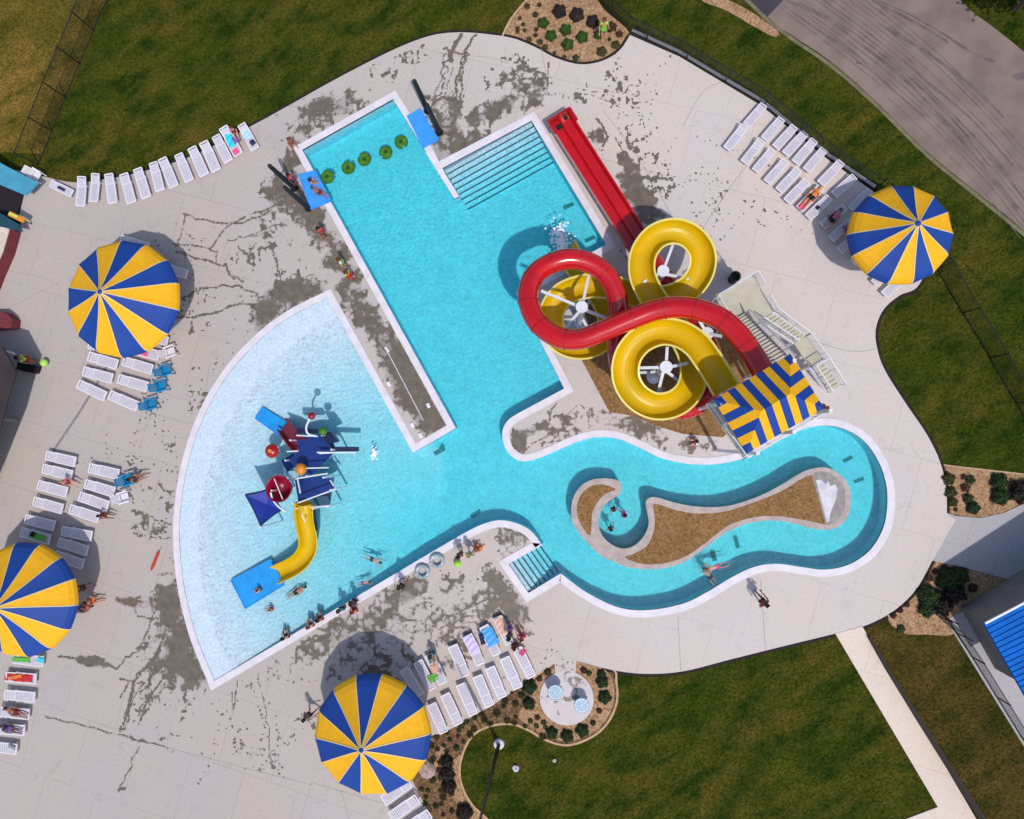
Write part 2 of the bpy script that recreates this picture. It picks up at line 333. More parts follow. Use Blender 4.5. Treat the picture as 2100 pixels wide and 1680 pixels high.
# ------------------------------------------------------------------ outlines (photograph pixels -> ground)
s_ = 1
POOL_PX = [(620, 308, s_), (806, 204, s_), (880, 322, s_), (932, 408, s_), (942, 403, s_), (906, 346, s_), (1090, 248, s_), (1243, 502, s_), (1057, 600, s_), (1157, 797, s_),
  (1062, 848, s_), (1040, 864), (1030, 890), (1040, 926), (1070, 946), (1110, 938), (1170, 912), (1215, 898), (1262, 899), (1310, 918), (1360, 941), (1430, 953), (1500, 947), (1560, 925),
  (1620, 892), (1668, 875), (1720, 876), (1770, 903), (1803, 950), (1818, 1000), (1818, 1050), (1808, 1090), (1782, 1130), (1740, 1158), (1692, 1168), (1645, 1163), (1590, 1156), (1545, 1163),
  (1500, 1184), (1450, 1214), (1400, 1238), (1330, 1251), (1270, 1246), (1205, 1216), (1150, 1176, s_), (1084, 1216, s_), (1043, 1157, s_), (1112, 1118, s_),
  (1090, 1090), (1062, 1074), (1025, 1067), (985, 1077), (940, 1100, s_), (440, 1396, s_), (403, 1305), (379, 1210), (369, 1120), (371, 1040), (386, 950), (415, 862), (460, 780), (520, 709), (592, 652), (672, 611, s_), (847, 929, s_), (935, 878, s_)]
pool = [P(q.x, q.y) for q in outline(POOL_PX)]
coping_out = offset(pool, .43)
def near(x, y):
    c = P(x, y); return min(range(len(pool)), key=lambda i: (pool[i]-c).length)
iT1, iT2, iC = near(932, 408), near(942, 403), near(906, 346)
coping_out[iT1] = coping_out[iT2] = P(930, 390).xy; coping_out[iC] = P(896, 334).xy
DECK_PX = [(-500, 330, s_), (40, 350, s_), (90, 362), (150, 374), (215, 368), (300, 350), (400, 317), (520, 256), (600, 212), (680, 167), (780, 115), (850, 84), (905, 69), (965, 67), (1030, 74, s_),
  (1060, 81), (1100, 98), (1140, 119), (1190, 132), (1235, 125), (1270, 104), (1292, 72, s_), (1393, 116, s_), (1480, 168, s_), (1560, 216, s_), (1700, 329, s_), (1790, 392, s_), (1850, 455, s_), (1905, 545, s_), (1880, 590),
  (1845, 606), (1812, 635), (1796, 675), (1799, 715), (1815, 760), (1858, 828), (1900, 890), (1927, 945), (1940, 1000), (1942, 1055, s_), (1960, 1066, s_), (1912, 1150, s_), (1878, 1210), (1830, 1255), (1770, 1285),
  (1715, 1299), (1600, 1327), (1500, 1352), (1400, 1377), (1320, 1382), (1250, 1373), (1182, 1355, s_), (1180, 1384, s_), (1139, 1384, s_), (1137, 1360, s_), (1093, 1388, s_), (1063, 1411, s_), (1005, 1450, s_), (972, 1467, s_), (941, 1487, s_), (908, 1504, s_), (868, 1512, s_), (845, 1600, s_), (880, 1668, s_), (900, 1760, s_), (900, 2100, s_), (-500, 2100, s_)]
deck = [P(q.x, q.y) for q in outline(DECK_PX, 5)]
ISL_PX = [(1274, 1000), (1268, 986), (1243, 981), (1217, 983), (1194, 994), (1177, 1017), (1171, 1046), (1174, 1071), (1186, 1091), (1203, 1111), (1229, 1137), (1257, 1151), (1286, 1163), (1329, 1167), (1366, 1164), (1406, 1151), (1446, 1123), (1480, 1097), (1514, 1080), (1543, 1071), (1586, 1067), (1629, 1074), (1660, 1083), (1700, 1086), (1726, 1074), (1740, 1051), (1743, 1017), (1737, 991), (1717, 970), (1694, 959), (1671, 960), (1643, 969), (1600, 995), (1557, 1017), (1500, 1036), (1457, 1040), (1414, 1037), (1377, 1029), (1351, 1021), (1334, 1020), (1324, 1029), (1327, 1051), (1330, 1074), (1321, 1098), (1303, 1117), (1280, 1125), (1257, 1118), (1237, 1101), (1227, 1077), (1229, 1054), (1240, 1035), (1257, 1022), (1270, 1014)]
isl = [P(q.x, q.y) for q in outline(ISL_PX, 3)]
ISLG1 = [(1262, 1003), (1237, 994), (1214, 996), (1194, 1011), (1184, 1034), (1184, 1057), (1194, 1080), (1210, 1098), (1213, 1074), (1215, 1051), (1226, 1029), (1243, 1012)]
ISLG2 = [(1341, 1033), (1386, 1046), (1429, 1053), (1486, 1049), (1543, 1031), (1600, 1008), (1643, 982), (1664, 974, s_), (1692, 1076, s_), (1637, 1064), (1586, 1058), (1543, 1061), (1500, 1074), (1475, 1090), (1446, 1113), (1409, 1139), (1371, 1153), (1337, 1157), (1309, 1154), (1281, 1143), (1303, 1134), (1328, 1117), (1341, 1086), (1342, 1057)]
ISLW = [(1672, 985, s_), (1681, 983, s_), (1692, 992, s_), (1697, 985, s_), (1701, 997, s_), (1711, 993, s_), (1716, 1003), (1712, 1025), (1703, 1047), (1699, 1069, s_), (1694, 1071, s_)]
ROAD_PX = [(1180, -330), (1400, -150), (1575, 33), (1620, 68), (1700, 122), (1790, 200), (1900, 308), (2000, 390), (2100, 472), (2400, 740), (2600, 640), (2350, 320), (2100, 104), (2030, 48), (1970, -2), (1800, -200), (1650, -350)]
BED_TOP = [(1030, 74), (1045, 45), (1070, 12), (1110, -20), (1200, -25), (1240, 20), (1292, 68), (1270, 104), (1235, 125), (1190, 132), (1140, 119), (1100, 98), (1060, 81)]
BED_R1 = [(1936, 956), (1985, 962), (2100, 975), (2300, 1000), (2300, 985), (2110, 1030), (2060, 1052), (2010, 1062), (1960, 1056), (1942, 1050), (1938, 1000)]
BED_R2 = [(1912, 1150), (1980, 1165), (2110, 1200), (2060, 1225), (1985, 1250), (1960, 1300), (1900, 1302), (1850, 1298), (1822, 1262), (1878, 1212)]
BED_LOW = [(868, 1512), (908, 1504), (941, 1487), (972, 1467), (1005, 1450), (1063, 1411), (1093, 1388), (1137, 1356), (1182, 1352), (1250, 1373), (1261, 1400), (1262, 1440), (1245, 1480), (1213, 1510), (1165, 1526), (1120, 1516), (1085, 1497), (1050, 1484), (1005, 1488), (966, 1510), (943, 1560), (943, 1605), (965, 1650), (1005, 1690), (1040, 1760), (880, 1760), (876, 1668), (843, 1600)]
GRAV_SLIDE = [(1190, 733), (1250, 846), (1300, 853), (1340, 872), (1400, 890), (1482, 897), (1540, 850), (1578, 790), (1500, 668), (1400, 640), (1330, 590), (1262, 560), (1200, 600)]
PATH_PX = [(1713, 1299), (1768, 1284), (1985, 1650), (2020, 1710), (1700, 1800), (1650, 1760), (1924, 1656)]
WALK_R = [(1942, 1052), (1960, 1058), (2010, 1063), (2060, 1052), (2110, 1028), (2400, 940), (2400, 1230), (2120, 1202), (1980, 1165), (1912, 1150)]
PAVE_R = [(1940, 1272), (1985, 1250), (2060, 1222), (2110, 1204), (2400, 1230), (2400, 2000), (2310, 1850), (2100, 1530)]
# ------------------------------------------------------------------ ground, lawns, road, beds
mb = MB(); mb.ring([(-260, -260), (260, -260), (260, 260), (-260, 260)], [offset(pool, .2)], -.09)
struct(mb.build('ground', 'lawn', fix=True))
FENCE_L = [(290, -160), (250, -70), (205, 30), (174, 106), (143, 178), (107, 267), (72, 340)]
def sheet(name, px, z, m, thick=0, n=4, smooth=True, st=True):
    q = [P(p.x, p.y) for p in (outline(px, n) if smooth else [Vector(p[:2]) for p in px])]
    b = MB(); b.ring(q, [], z, 0, thick); o = b.build(name, m); o['kind'] = 'structure' if st else None; return q
dry = sheet('dry_lawn', [(-900, -600), (300, -600)]+FENCE_L[:-1]+[(85, 315), (-900, 280)], -.084, 'dry_lawn', smooth=False)
brown = sheet('worn_lawn', [(1775, 1290), (1822, 1262), (1850, 1298), (1900, 1302), (1942, 1280), (2310, 1850), (2400, 2100), (2090, 1800), (2010, 1660)], -.084, 'brown_lawn', smooth=False)
road = sheet('road', ROAD_PX, -.07, 'asphalt')
sheet('side_road', [(1440, -200, s_), (1520, -100, s_), (1608, -2, s_), (1572, 36, s_), (1520, -2, s_), (1380, -120, s_)], -.066, 'asphalt_dark')
mb = MB()
for q in (catmull(PL([(1440, -100), (1575, 40), (1700, 130), (1790, 207), (1900, 315), (2000, 397), (2100, 479), (2300, 650)]), 6),):
    mb.strip(q, .22, -.062)
struct(mb.build('road_edge', mat('road_edge', (.17, .15, .085), .9, .2, 2)))
mb = MB()
def broken(pts, w, z, seed, lo=.15, gap=.25):
    r = random.Random(seed); q = catmull(pts, 14); i = 0
    while i < len(q)-3:
        L = r.randint(18, 60); seg = q[i:i+L]
        if len(seg) > 2 and r.random() > gap: mb.strip(seg, w*r.uniform(.35, .8), z)
        i += L-1
for k, (w, pts) in enumerate([(.34, [(1615, 0), (1700, 40), (1760, 85), (1850, 155), (1940, 250), (2010, 330), (2090, 430)]), (.22, [(1640, 5), (1725, 50), (1790, 95), (1870, 160), (1960, 250), (2030, 340)]),
     (.30, [(1720, 0), (1790, 40), (1860, 80), (1935, 130), (2010, 190), (2060, 240)]), (.26, [(1800, 0), (1860, 25), (1930, 65), (2000, 110), (2040, 125)]), (.22, [(1790, 0), (1850, 30), (1925, 72), (1990, 118), (2035, 130)]),
     (.2, [(1850, 120), (1920, 180), (2000, 250), (2080, 340)]), (.16, [(1680, 60), (1760, 115), (1840, 190), (1900, 240)]), (.18, [(1900, 180), (1980, 260), (2060, 350), (2110, 420)])]):
    broken(PL(pts), w, -.062+.0005*k, k)
for k in range(16):
    o_ = k*9-60; r_q = random.Random(k+50); broken(PL([(1640+o_*1.1+r_q.uniform(-6, 6), -10-o_*.55), (1760+o_, 78-o_*.6), (1860+o_*.9, 160-o_*.65), (1960+o_*.8, 255-o_*.7), (2050+o_*.7, 350-o_*.75), (2130+o_*.7, 450-o_*.75)]), .10, -.0665+.00015*k, k+77, gap=.35)
mb.add([P(1905-150, 122, -.06), P(1765, 128, -.06), P(1768, 133, -.06), P(1756, 130, -.06)], [(0, 1, 2, 3)])
mb.add([P(2075, 155, -.06), P(2100, 146, -.06), P(2110, 160, -.06), P(2084, 166, -.06)], [(0, 1, 2, 3)])
struct(mb.build('tar_streaks', 'tar'))
sheet('verge', [(1430, -30), (1480, -8), (1540, 22), (1595, 62), (1588, 74), (1545, 52), (1490, 20), (1440, 0)], -.075, 'tan_gravel')
sheet('planting_bed', BED_TOP, -.05, 'tan_gravel'); sheet('planting_bed', BED_R1, -.052, 'tan_gravel'); sheet('planting_bed', BED_R2, -.05, 'tan_gravel')
bedlow = sheet('planting_bed', BED_LOW, -.05, 'mulch')
sheet('gravel_ring', [(1182, 1356), (1235, 1370), (1257, 1398), (1259, 1440), (1241, 1479), (1211, 1506), (1165, 1521), (1122, 1511), (1090, 1492), (1062, 1470), (1080, 1440), (1096, 1400), (1137, 1370)], -.044, 'tan_gravel')
sheet('gravel_patch', [(890, 1570), (930, 1640), (990, 1700), (1005, 1692), (964, 1650), (940, 1600), (945, 1550), (925, 1560), (905, 1530)], -.044, 'tan_gravel')
sheet('path', PATH_PX, -.03, 'path_cream', .1, smooth=False); sheet('walkway', WALK_R, -.012, 'walk_grey', .1, smooth=False); sheet('paved_yard', PAVE_R, -.03, 'walk_grey', .08, smooth=False)  # walkway grey is darker than the deck: cast shade put into its colour
mb = MB()
mb.strip(catmull(PL([(1093, 1392), (1137, 1359)]), 2), .12, -.02)
mb.strip(catmull(PL([(1182, 1355), (1255, 1372), (1264, 1400), (1265, 1440), (1247, 1482), (1214, 1512), (1165, 1529), (1120, 1519), (1085, 1499), (1050, 1486), (1005, 1490), (967, 1512), (945, 1560), (945, 1605), (967, 1650), (1008, 1690), (1040, 1740)]), 6), .13, -.03)
mb.strip(catmull(PL([(1030, 74), (1045, 43), (1070, 10), (1100, -20)]), 6), .12, -.03)
mb.strip(catmull(PL([(1936, 954), (1985, 960), (2100, 973)]), 4), .1, -.03); mb.strip(PL([(1822, 1262), (1850, 1300)]), .1, -.03)
struct(mb.build('bed_edging', 'edging'))
mb = MB(); mb.strip(PL([(1955, 1285), (2000, 1352), (2100, 1518), (2200, 1690)]), .14, -.02); mb.strip(PL([(1296, 62), (1393, 106), (1480, 158), (1562, 206), (1700, 318), (1795, 383)]), .2, .012)
struct(mb.build('mow_strip', 'walk_grey'))
# ------------------------------------------------------------------ deck, coping, joints, drain
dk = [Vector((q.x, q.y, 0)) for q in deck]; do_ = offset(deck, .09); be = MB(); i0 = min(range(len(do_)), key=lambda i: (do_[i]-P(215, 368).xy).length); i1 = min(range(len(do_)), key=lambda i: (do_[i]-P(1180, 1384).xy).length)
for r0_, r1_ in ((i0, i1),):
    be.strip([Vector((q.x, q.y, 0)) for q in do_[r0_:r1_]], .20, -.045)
struct(be.build('edge_shade_strip', 'edge_shade'))  # dark strip painted for the shadow gap between lawn and deck
bd = MB(); bd.ring(deck, [offset(pool, .04)], 0.0, 0, .14); struct(bd.build('pool_deck', 'deck', fix=True))
pad = P(1162, 1432); bd = MB(); bd.prism([(pad.x+1.62*math.cos(a), pad.y+1.62*math.sin(a)) for a in [k*math.pi/24 for k in range(48)]], -.1, .004)
struct(bd.build('round_pad', mat('pad', (.60, .53, .54), .8, .05, 1.5, .15, 12, world=True)))
bc = MB(); n = len(pool)
for i in range(n):
    j = (i+1) % n; z = .026 if i in (iT1, iT2, iC, near(1043, 1157), near(1150, 1176)) else .03
    p, q, r, s = pool[i], pool[j], coping_out[j], coping_out[i]
    bc.add([(p[0], p[1], z), (q[0], q[1], z), (r[0], r[1], z), (s[0], s[1], z), (p[0], p[1], z-.05), (q[0], q[1], z-.05), (r[0], r[1], z-.05), (s[0], s[1], z-.05)], [(0, 1, 2, 3), (0, 4, 5, 1), (2, 6, 7, 3)])
bc.prism(PL([(872, 312), (932, 408), (942, 403), (906, 346), (893, 322)]), -.02, .0285)
struct(bc.build('pool_coping', 'coping'))
bj = MB()
inner_line = offset(coping_out, .02)
bj.strip(PL([(248, 690), (180, 850), (108, 925)], .004)[:0] or catmull(PL([(250, 690), (213, 763), (160, 850), (109, 925)], .006), 4), .17, .006)
struct(bj.build('trench_drain', 'drain'))
bj = MB()
for pts in [[(1238, 228), (1300, 310), (1345, 385), (1376, 440)], [(-10, 552), (40, 560), (118, 582), (110, 620)], [(0, 640), (118, 582)], [(430, 745), (410, 860), (375, 905)], [(95, 1470), (200, 1497), (345, 1534), (560, 1590), (640, 1610)], [(640, 1605), (760, 1640), (870, 1668)],
   [(285, 870), (330, 700), (395, 560)], [(0, 985), (60, 800), (95, 700)], [(900, 110), (1000, 118), (1040, 130)], [(345, 1240), (200, 1218)], [(1390, 1262), (1396, 1375)], [(1640, 690), (1740, 720), (1800, 715)],
   [(1440, 470), (1500, 380), (1540, 330)], [(1715, 1299), (1770, 1284)], [(1560, 1190), (1570, 1335)], [(640, 1600), (560, 1880)], [(390, 870), (250, 830)], [(1110, 100), (1125, 180)], [(1400, 260), (1440, 190), (1480, 168)], [(700, 1620), (720, 1700)]]:
    bj.strip(catmull(PL(pts), 5), .035, .0045)
struct(bj.build('expansion_joint', 'joint'))
# ------------------------------------------------------------------ pool shell, depth, water
ca, cb, cc = P(672, 611), P(365, 1080), P(440, 1396)
def circum(a, b, c):
    d = 2*(a.x*(b.y-c.y)+b.x*(c.y-a.y)+c.x*(a.y-b.y)); A, B, C = a.x**2+a.y**2, b.x**2+b.y**2, c.x**2+c.y**2
    return Vector(((A*(b.y-c.y)+B*(c.y-a.y)+C*(a.y-b.y))/d, (A*(c.x-b.x)+B*(a.x-c.x)+C*(b.x-a.x))/d))
CC = circum(ca, cb, cc); CR = (Vector((cb.x, cb.y))-CC).length
l0, l1 = P(690, 590), P(890, 920); ld = (l1-l0).normalized(); AX = (CC-Vector((cb.x, cb.y))).normalized()
DEEP = 1.12
def depth(X, Y):
    dx = X-CC.x; dy = Y-CC.y; pr = dx*AX.x+dy*AX.y
    d = np.where(pr > 0, CR+pr, CR-np.hypot(dx, dy)); d = np.clip(d, 0, 50)
    z = .012+DEEP*np.clip(d/15.5, 0, 1)**1.45
    side = (X-l0.x)*ld.y-(Y-l0.y)*ld.x; along = (X-l0.x)*ld.x+(Y-l0.y)*ld.y
    z = np.where((side < 0) & (along < 12.2), DEEP+.012, z)
    return z
px_ = [q[0] for q in pool]; py_ = [q[1] for q in pool]; gs = .3
gx = np.arange(min(px_)-.6, max(px_)+.9, gs); gy = np.arange(min(py_)-.6, max(py_)+.9, gs); GX, GY = np.meshgrid(gx, gy); ZZ = -depth(GX, GY)
big = offset(pool, .3); ins = pip(GX+gs/2, GY+gs/2, offset(pool, .34)); ins |= pip(GX+gs/2, GY+gs/2, pool)
for _k in range(2): ins[1:] |= ins[:-1]; ins[:-1] |= ins[1:]; ins[:, 1:] |= ins[:, :-1]; ins[:, :-1] |= ins[:, 1:]
nx = len(gx)
vs = np.stack([GX.ravel(), GY.ravel(), ZZ.ravel()], 1).tolist(); jj, ii = np.nonzero(ins[:-1, :-1]); a = jj*nx+ii
fs = np.stack([a, a+1, a+1+nx, a+nx], 1).tolist(); b_ = MB(); b_.v = vs; b_.f = fs; b_.m = [0]*len(fs)
struct(b_.build('pool_floor', 'pool_plaster', smooth=True))
bw = MB(); n = len(pool)
for k, (z0, z1, o, m_) in enumerate([(.03, -.14, 0.0, 1), (-.14, -1.4, -.004, 0)]):
    L = [(q[0], q[1]) for q in pool]
    bw.add([(x, y, z0) for x, y in L]+[(x, y, z1) for x, y in L], [(i, (i+1) % n, (i+1) % n+n, i+n) for i in range(n)], m_)
struct(bw.build('pool_wall', ['pool_plaster', 'tile_navy']))
WZ = -.045
wout = offset(pool, .02); ww = MB(); ww.prism(wout, -1.6, WZ)
wm = bpy.data.materials.new('water'); wm.use_nodes = True; t = wm.node_tree; N = t.nodes; L = t.links; N.remove(N['Principled BSDF']); out = N['Material Output']
g = N.new('ShaderNodeNewGeometry'); n1 = N.new('ShaderNodeTexNoise'); n1.inputs['Scale'].default_value = 4.5; n1.inputs['Detail'].default_value = 4; n1.inputs['Roughness'].default_value = .65; n1.inputs['Distortion'].default_value = .4; L.new(g.outputs['Position'], n1.inputs['Vector'])
bp = N.new('ShaderNodeBump'); bp.inputs['Strength'].default_value = 1.0; bp.inputs['Distance'].default_value = .085; L.new(n1.outputs[0], bp.inputs['Height'])
fr = N.new('ShaderNodeFresnel'); fr.inputs['IOR'].default_value = 1.33; L.new(bp.outputs[0], fr.inputs['Normal'])
gl = N.new('ShaderNodeBsdfGlossy'); gl.inputs['Roughness'].default_value = .09; L.new(bp.outputs[0], gl.inputs['Normal'])
tr = N.new('ShaderNodeBsdfTransparent'); mx = N.new('ShaderNodeMixShader'); L.new(fr.outputs[0], mx.inputs[0]); L.new(tr.outputs[0], mx.inputs[1]); L.new(gl.outputs[0], mx.inputs[2]); L.new(mx.outputs[0], out.inputs['Surface'])
va = N.new('ShaderNodeVolumeAbsorption'); va.inputs['Color'].default_value = (0, .957, .966, 1); va.inputs['Density'].default_value = .78; L.new(va.outputs[0], out.inputs['Volume']); MATS['water'] = wm
struct(ww.build('pool_water', 'water'))
# islands
bi = MB(); bi.ring(isl, [], .10, 0, 1.4); o = bi.build('river_island', 'island_coping', fix=True); struct(o)
sheet('island_gravel', ISLG1, .106, 'brown_gravel'); sheet('island_gravel', ISLG2, .106, 'brown_gravel'); sheet('gravel_bed', GRAV_SLIDE, .008, 'brown_gravel', smooth=False)
sheet('island_concrete', [(1664, 974, s_), (1674, 968), (1694, 968), (1712, 978), (1728, 996), (1732, 1020), (1729, 1048), (1716, 1066), (1700, 1076), (1692, 1076, s_)], .105, mat('wet_slab', (.25, .225, .22), .5, .2, 3, world=True))
bq = MB(); bq.prism([P(q.x, q.y) for q in outline(ISLW, 3)], .106, .125); struct(bq.build('dry_slab', 'stone'))
# pool steps
def steps(name, A, B, D, nst, pitch, drop, lab, z0=-.1):
    A, B, D = P(*A), P(*B), P(*D); e1 = (B-A); e2 = (D-A).normalized()
    t = thing(name, lab, 'steps', (A+B)/2)
    for i in range(nst):
        z = z0-.06-drop*i; a0 = A+e2*pitch*i; b0 = B+e2*pitch*i; a1 = A+e2*pitch*(i+1); b1 = B+e2*pitch*(i+1)
        m = MB(); m.prism([a0, b0, b1, a1], -1.35, z); o = m.build('tread', 'pool_plaster', t)
        c0 = a1-e2*.075; c1 = b1-e2*.075; m = MB(); m.prism([c0, c1, b1, a1], z+.001, z+.008); m.build('nosing_strip', 'nosing', o)
    return t
steps('pool_steps', (911, 348), (1089, 249), (987, 474), 8, .335, .12, 'wide white pool steps with dark nosing stripes beside the straight red slide')
steps('pool_steps', (1043, 1158), (1083, 1215), (1112, 1118), 7, .31, .13, 'small white pool steps with dark nosing stripes cut in beside the lazy river')
# floor drains
dr = None
for k, (x, y, w, h, r, lb) in enumerate([(903, 925, .75, .28, .5, 'dark drain grate on pool floor off the tip of the narrow deck strip'), (975, 1054, .75, .25, .6, 'dark drain grate on pool floor by the curved lower coping'), (1166, 421, .7, .25, .4, 'dark drain grate on pool floor below the wide steps'),
      (1210, 489, .7, .25, .4, 'dark drain grate on pool floor near the slide splash corner'), (1511, 1112, .25, .8, .25, 'dark drain grate on the river floor under the long island'), (1464, 1140, .28, .7, .25, 'dark drain grate on the river floor beside the pink swimmer'), (1740, 942, .6, .22, .5, 'dark drain grate on the river floor above the island point'), (1763, 985, .6, .22, .4, 'dark drain grate on the river floor right of the island end')]):
    p = P(x, y, -1); t = thing('floor_drain', lb, 'drain', (p.x, p.y, -depth(np.array([p.x]), np.array([p.y]))[0]+.005), r, 'drain grates on the pool floor')
    m = MB(); m.box((0, 0, .01), (w, h, .02)); m.build('frame', mat('grate', (.09, .26, .30), .6), t, world=False)
    m = MB(); [m.box((-w/2+w*(i+.5)/5, 0, .025), (w/5*.45, h*.8, .012)) for i in range(5)]; m.build('grille', mat('grate_dark', (.04, .15, .18), .6), t, world=False)
# ------------------------------------------------------------------ wet concrete (real dark patches with their own outline)
cell = .065; X0, X1, Y0, Y1 = -37, 24, -24, 30
wx = np.arange(X0, X1, cell); wy = np.arange(Y0, Y1, cell); WX, WY = np.meshgrid(wx, wy); fld = np.zeros(WX.shape, np.float32)
def vnoise(shape, cells, seed):
    r = np.random.default_rng(seed); hh, w_ = int(shape[0]/cells)+3, int(shape[1]/cells)+3; g_ = r.random((hh, w_)).astype(np.float32)
    yy = np.arange(shape[0])/cells; xx = np.arange(shape[1])/cells; y0 = yy.astype(int); x0 = xx.astype(int); fy = (yy-y0)[:, None]; fx = (xx-x0)[None]; fy = fy*fy*(3-2*fy); fx = fx*fx*(3-2*fx)
    return g_[y0][:, x0]*(1-fy)*(1-fx)+g_[y0+1][:, x0]*fy*(1-fx)+g_[y0][:, x0+1]*(1-fy)*fx+g_[y0+1][:, x0+1]*fy*fx
def uni(n_):
    s = np.sort(n_.ravel()[::37]); return np.searchsorted(s, n_)/len(s)
nz = uni(.34*np.abs(2*vnoise(fld.shape, 12, 1)-1)+.26*np.abs(2*vnoise(fld.shape, 5.5, 5)-1)+.20*vnoise(fld.shape, 1.7, 2)+.14*vnoise(fld.shape, 3.5, 6)+.26*vnoise(fld.shape, 24, 4))
def blob(x, y, rx, ry, ang, d, soft=1.6):
    c = P(x, y); th = math.radians(-ang); u = ((WX-c.x)*math.cos(th)+(WY-c.y)*math.sin(th))/(rx/33.3); v = (-(WX-c.x)*math.sin(th)+(WY-c.y)*math.cos(th))/(ry/33.3)
    r = np.hypot(u, v); f = d*np.clip((soft-r)/(soft-.55), 0, 1); np.maximum(fld, f, out=fld)
for B_ in [(655, 218, 45, 16, -25, .8), (690, 222, 60, 24, -28, .55), (622, 262, 28, 16, -50, .6), (598, 330, 16, 36, 10, .62), (585, 400, 40, 34, 30, .8), (640, 455, 22, 62, -32, .97), (690, 530, 26, 50, -30, .55), (600, 420, 60, 40, 0, .3), (560, 455, 50, 40, 0, .2), (640, 500, 50, 40, 0, .22),
   (600, 603, 62, 24, -8, 1.05), (548, 640, 26, 46, 30, 1.02), (640, 620, 30, 20, -30, .9), (560, 540, 110, 60, 0, .09), (470, 500, 120, 70, 0, .04),
   (730, 620, 26, 70, -30, .62), (770, 670, 22, 60, -30, .7), (845, 790, 36, 115, -30, 1.1), (885, 860, 26, 40, -30, 1.1), (800, 720, 30, 50, -30, .85), (715, 560, 20, 50, -30, .4),
   (350, 1250, 26, 60, 12, .98), (365, 1340, 34, 60, 8, 1.0), (400, 1388, 36, 20, -20, .8), (335, 1330, 40, 70, 15, .45), (260, 1235, 26, 8, 8, 1.1), (300, 1245, 36, 16, 0, .5), (340, 1195, 22, 40, 20, .3), (190, 1358, 30, 9, 8, 1.1), (330, 1420, 60, 40, -15, .14),
   (745, 1290, 140, 36, -27, .52), (830, 1215, 50, 24, -30, .85), (795, 1290, 70, 60, 0, .48), (880, 1280, 80, 70, 0, .26), (930, 1260, 90, 46, -30, .3), (640, 1330, 60, 22, -28, .25), (560, 1380, 90, 20, -28, .12), (900, 1330, 60, 40, 0, .28), (760, 1370, 90, 50, 0, .3),
   (1022, 1205, 14, 40, -30, .8), (1050, 1250, 20, 40, -30, 1.0), (1020, 1240, 34, 44, -20, .6), (1070, 1290, 20, 20, 0, .5), (985, 1270, 40, 30, -20, .35), (1050, 1105, 34, 20, 30, .55), (1040, 1140, 16, 26, 0, .4),
   (1062, 905, 16, 26, 20, .75), (1090, 885, 34, 10, -28, .6), (1180, 870, 90, 20, -18, .32), (1270, 868, 60, 12, 0, .55), (1330, 890, 60, 14, 15, .4), (1350, 900, 40, 10, 12, .35), (1400, 915, 60, 14, 0, .35),
   (925, 270, 26, 60, -20, .62), (960, 300, 40, 22, -28, .6), (1020, 222, 60, 18, -27, .66), (1090, 190, 40, 30, -20, .42), (910, 230, 30, 60, 0, .36), (1060, 170, 50, 40, 0, .16), (905, 310, 20, 26, -20, .7), (1150, 200, 60, 20, 0, .12), (885, 220, 14, 34, -20, .5),
   (1308, 405, 20, 50, -30, 1.05), (1290, 345, 12, 26, -30, .7), (1222, 285, 16, 22, 30, .55), (1340, 440, 30, 16, 0, .3), (1250, 190, 70, 30, 20, .10), (1320, 280, 30, 70, -30, .10), (1360, 370, 30, 70, -30, .10), (1440, 430, 90, 16, 8, .12),
   (1225, 560, 20, 20, 0, .3), (1290, 520, 16, 16, 0, .3), (1155, 1380, 10, 22, 0, .45), (1165, 1400, 22, 12, 10, .32), (1162, 1430, 36, 30, 0, .09), (470, 640, 80, 60, 0, .07), (400, 760, 60, 110, 20, .07), (320, 960, 50, 120, 0, .06), (430, 1480, 150, 60, 0, .03), (560, 1500, 90, 90, 0, .05), (310, 1080, 34, 24, 0, .22), (640, 190, 60, 12, -25, .18), (780, 150, 90, 30, -25, .09), (610, 250, 60, 40, -20, .22), (1550, 420, 90, 30, 30, .07), (850, 1350, 60, 40, 0, .3)]:
    blob(*B_)
def trail(pts, w, d, wob=.12, seed=0):
    r = random.Random(seed*7+len(pts)); q = catmull([p+Vector((r.uniform(-wob, wob), r.uniform(-wob, wob), 0)) for p in catmull(PL(pts), 4)], 5)
    for a_, b__ in zip(q[:-1], q[1:]):
        L_ = (b__-a_).length; k = max(1, int(L_/.05)); ww_ = w*r.uniform(.35, 1.35)
        for i in range(k):
            c = a_.lerp(b__, i/k); rr = ww_/2; i0, i1 = int((c.x-rr-X0)/cell), int((c.x+rr-X0)/cell)+2; j0, j1 = int((c.y-rr-Y0)/cell), int((c.y+rr-Y0)/cell)+2
            if i0 < 0 or j0 < 0 or i1 > len(wx) or j1 > len(wy): continue
            sub = np.hypot(WX[j0:j1, i0:i1]+cell/2-c.x, WY[j0:j1, i0:i1]+cell/2-c.y) < rr
            fld[j0:j1, i0:i1][sub] = np.maximum(fld[j0:j1, i0:i1][sub], d)
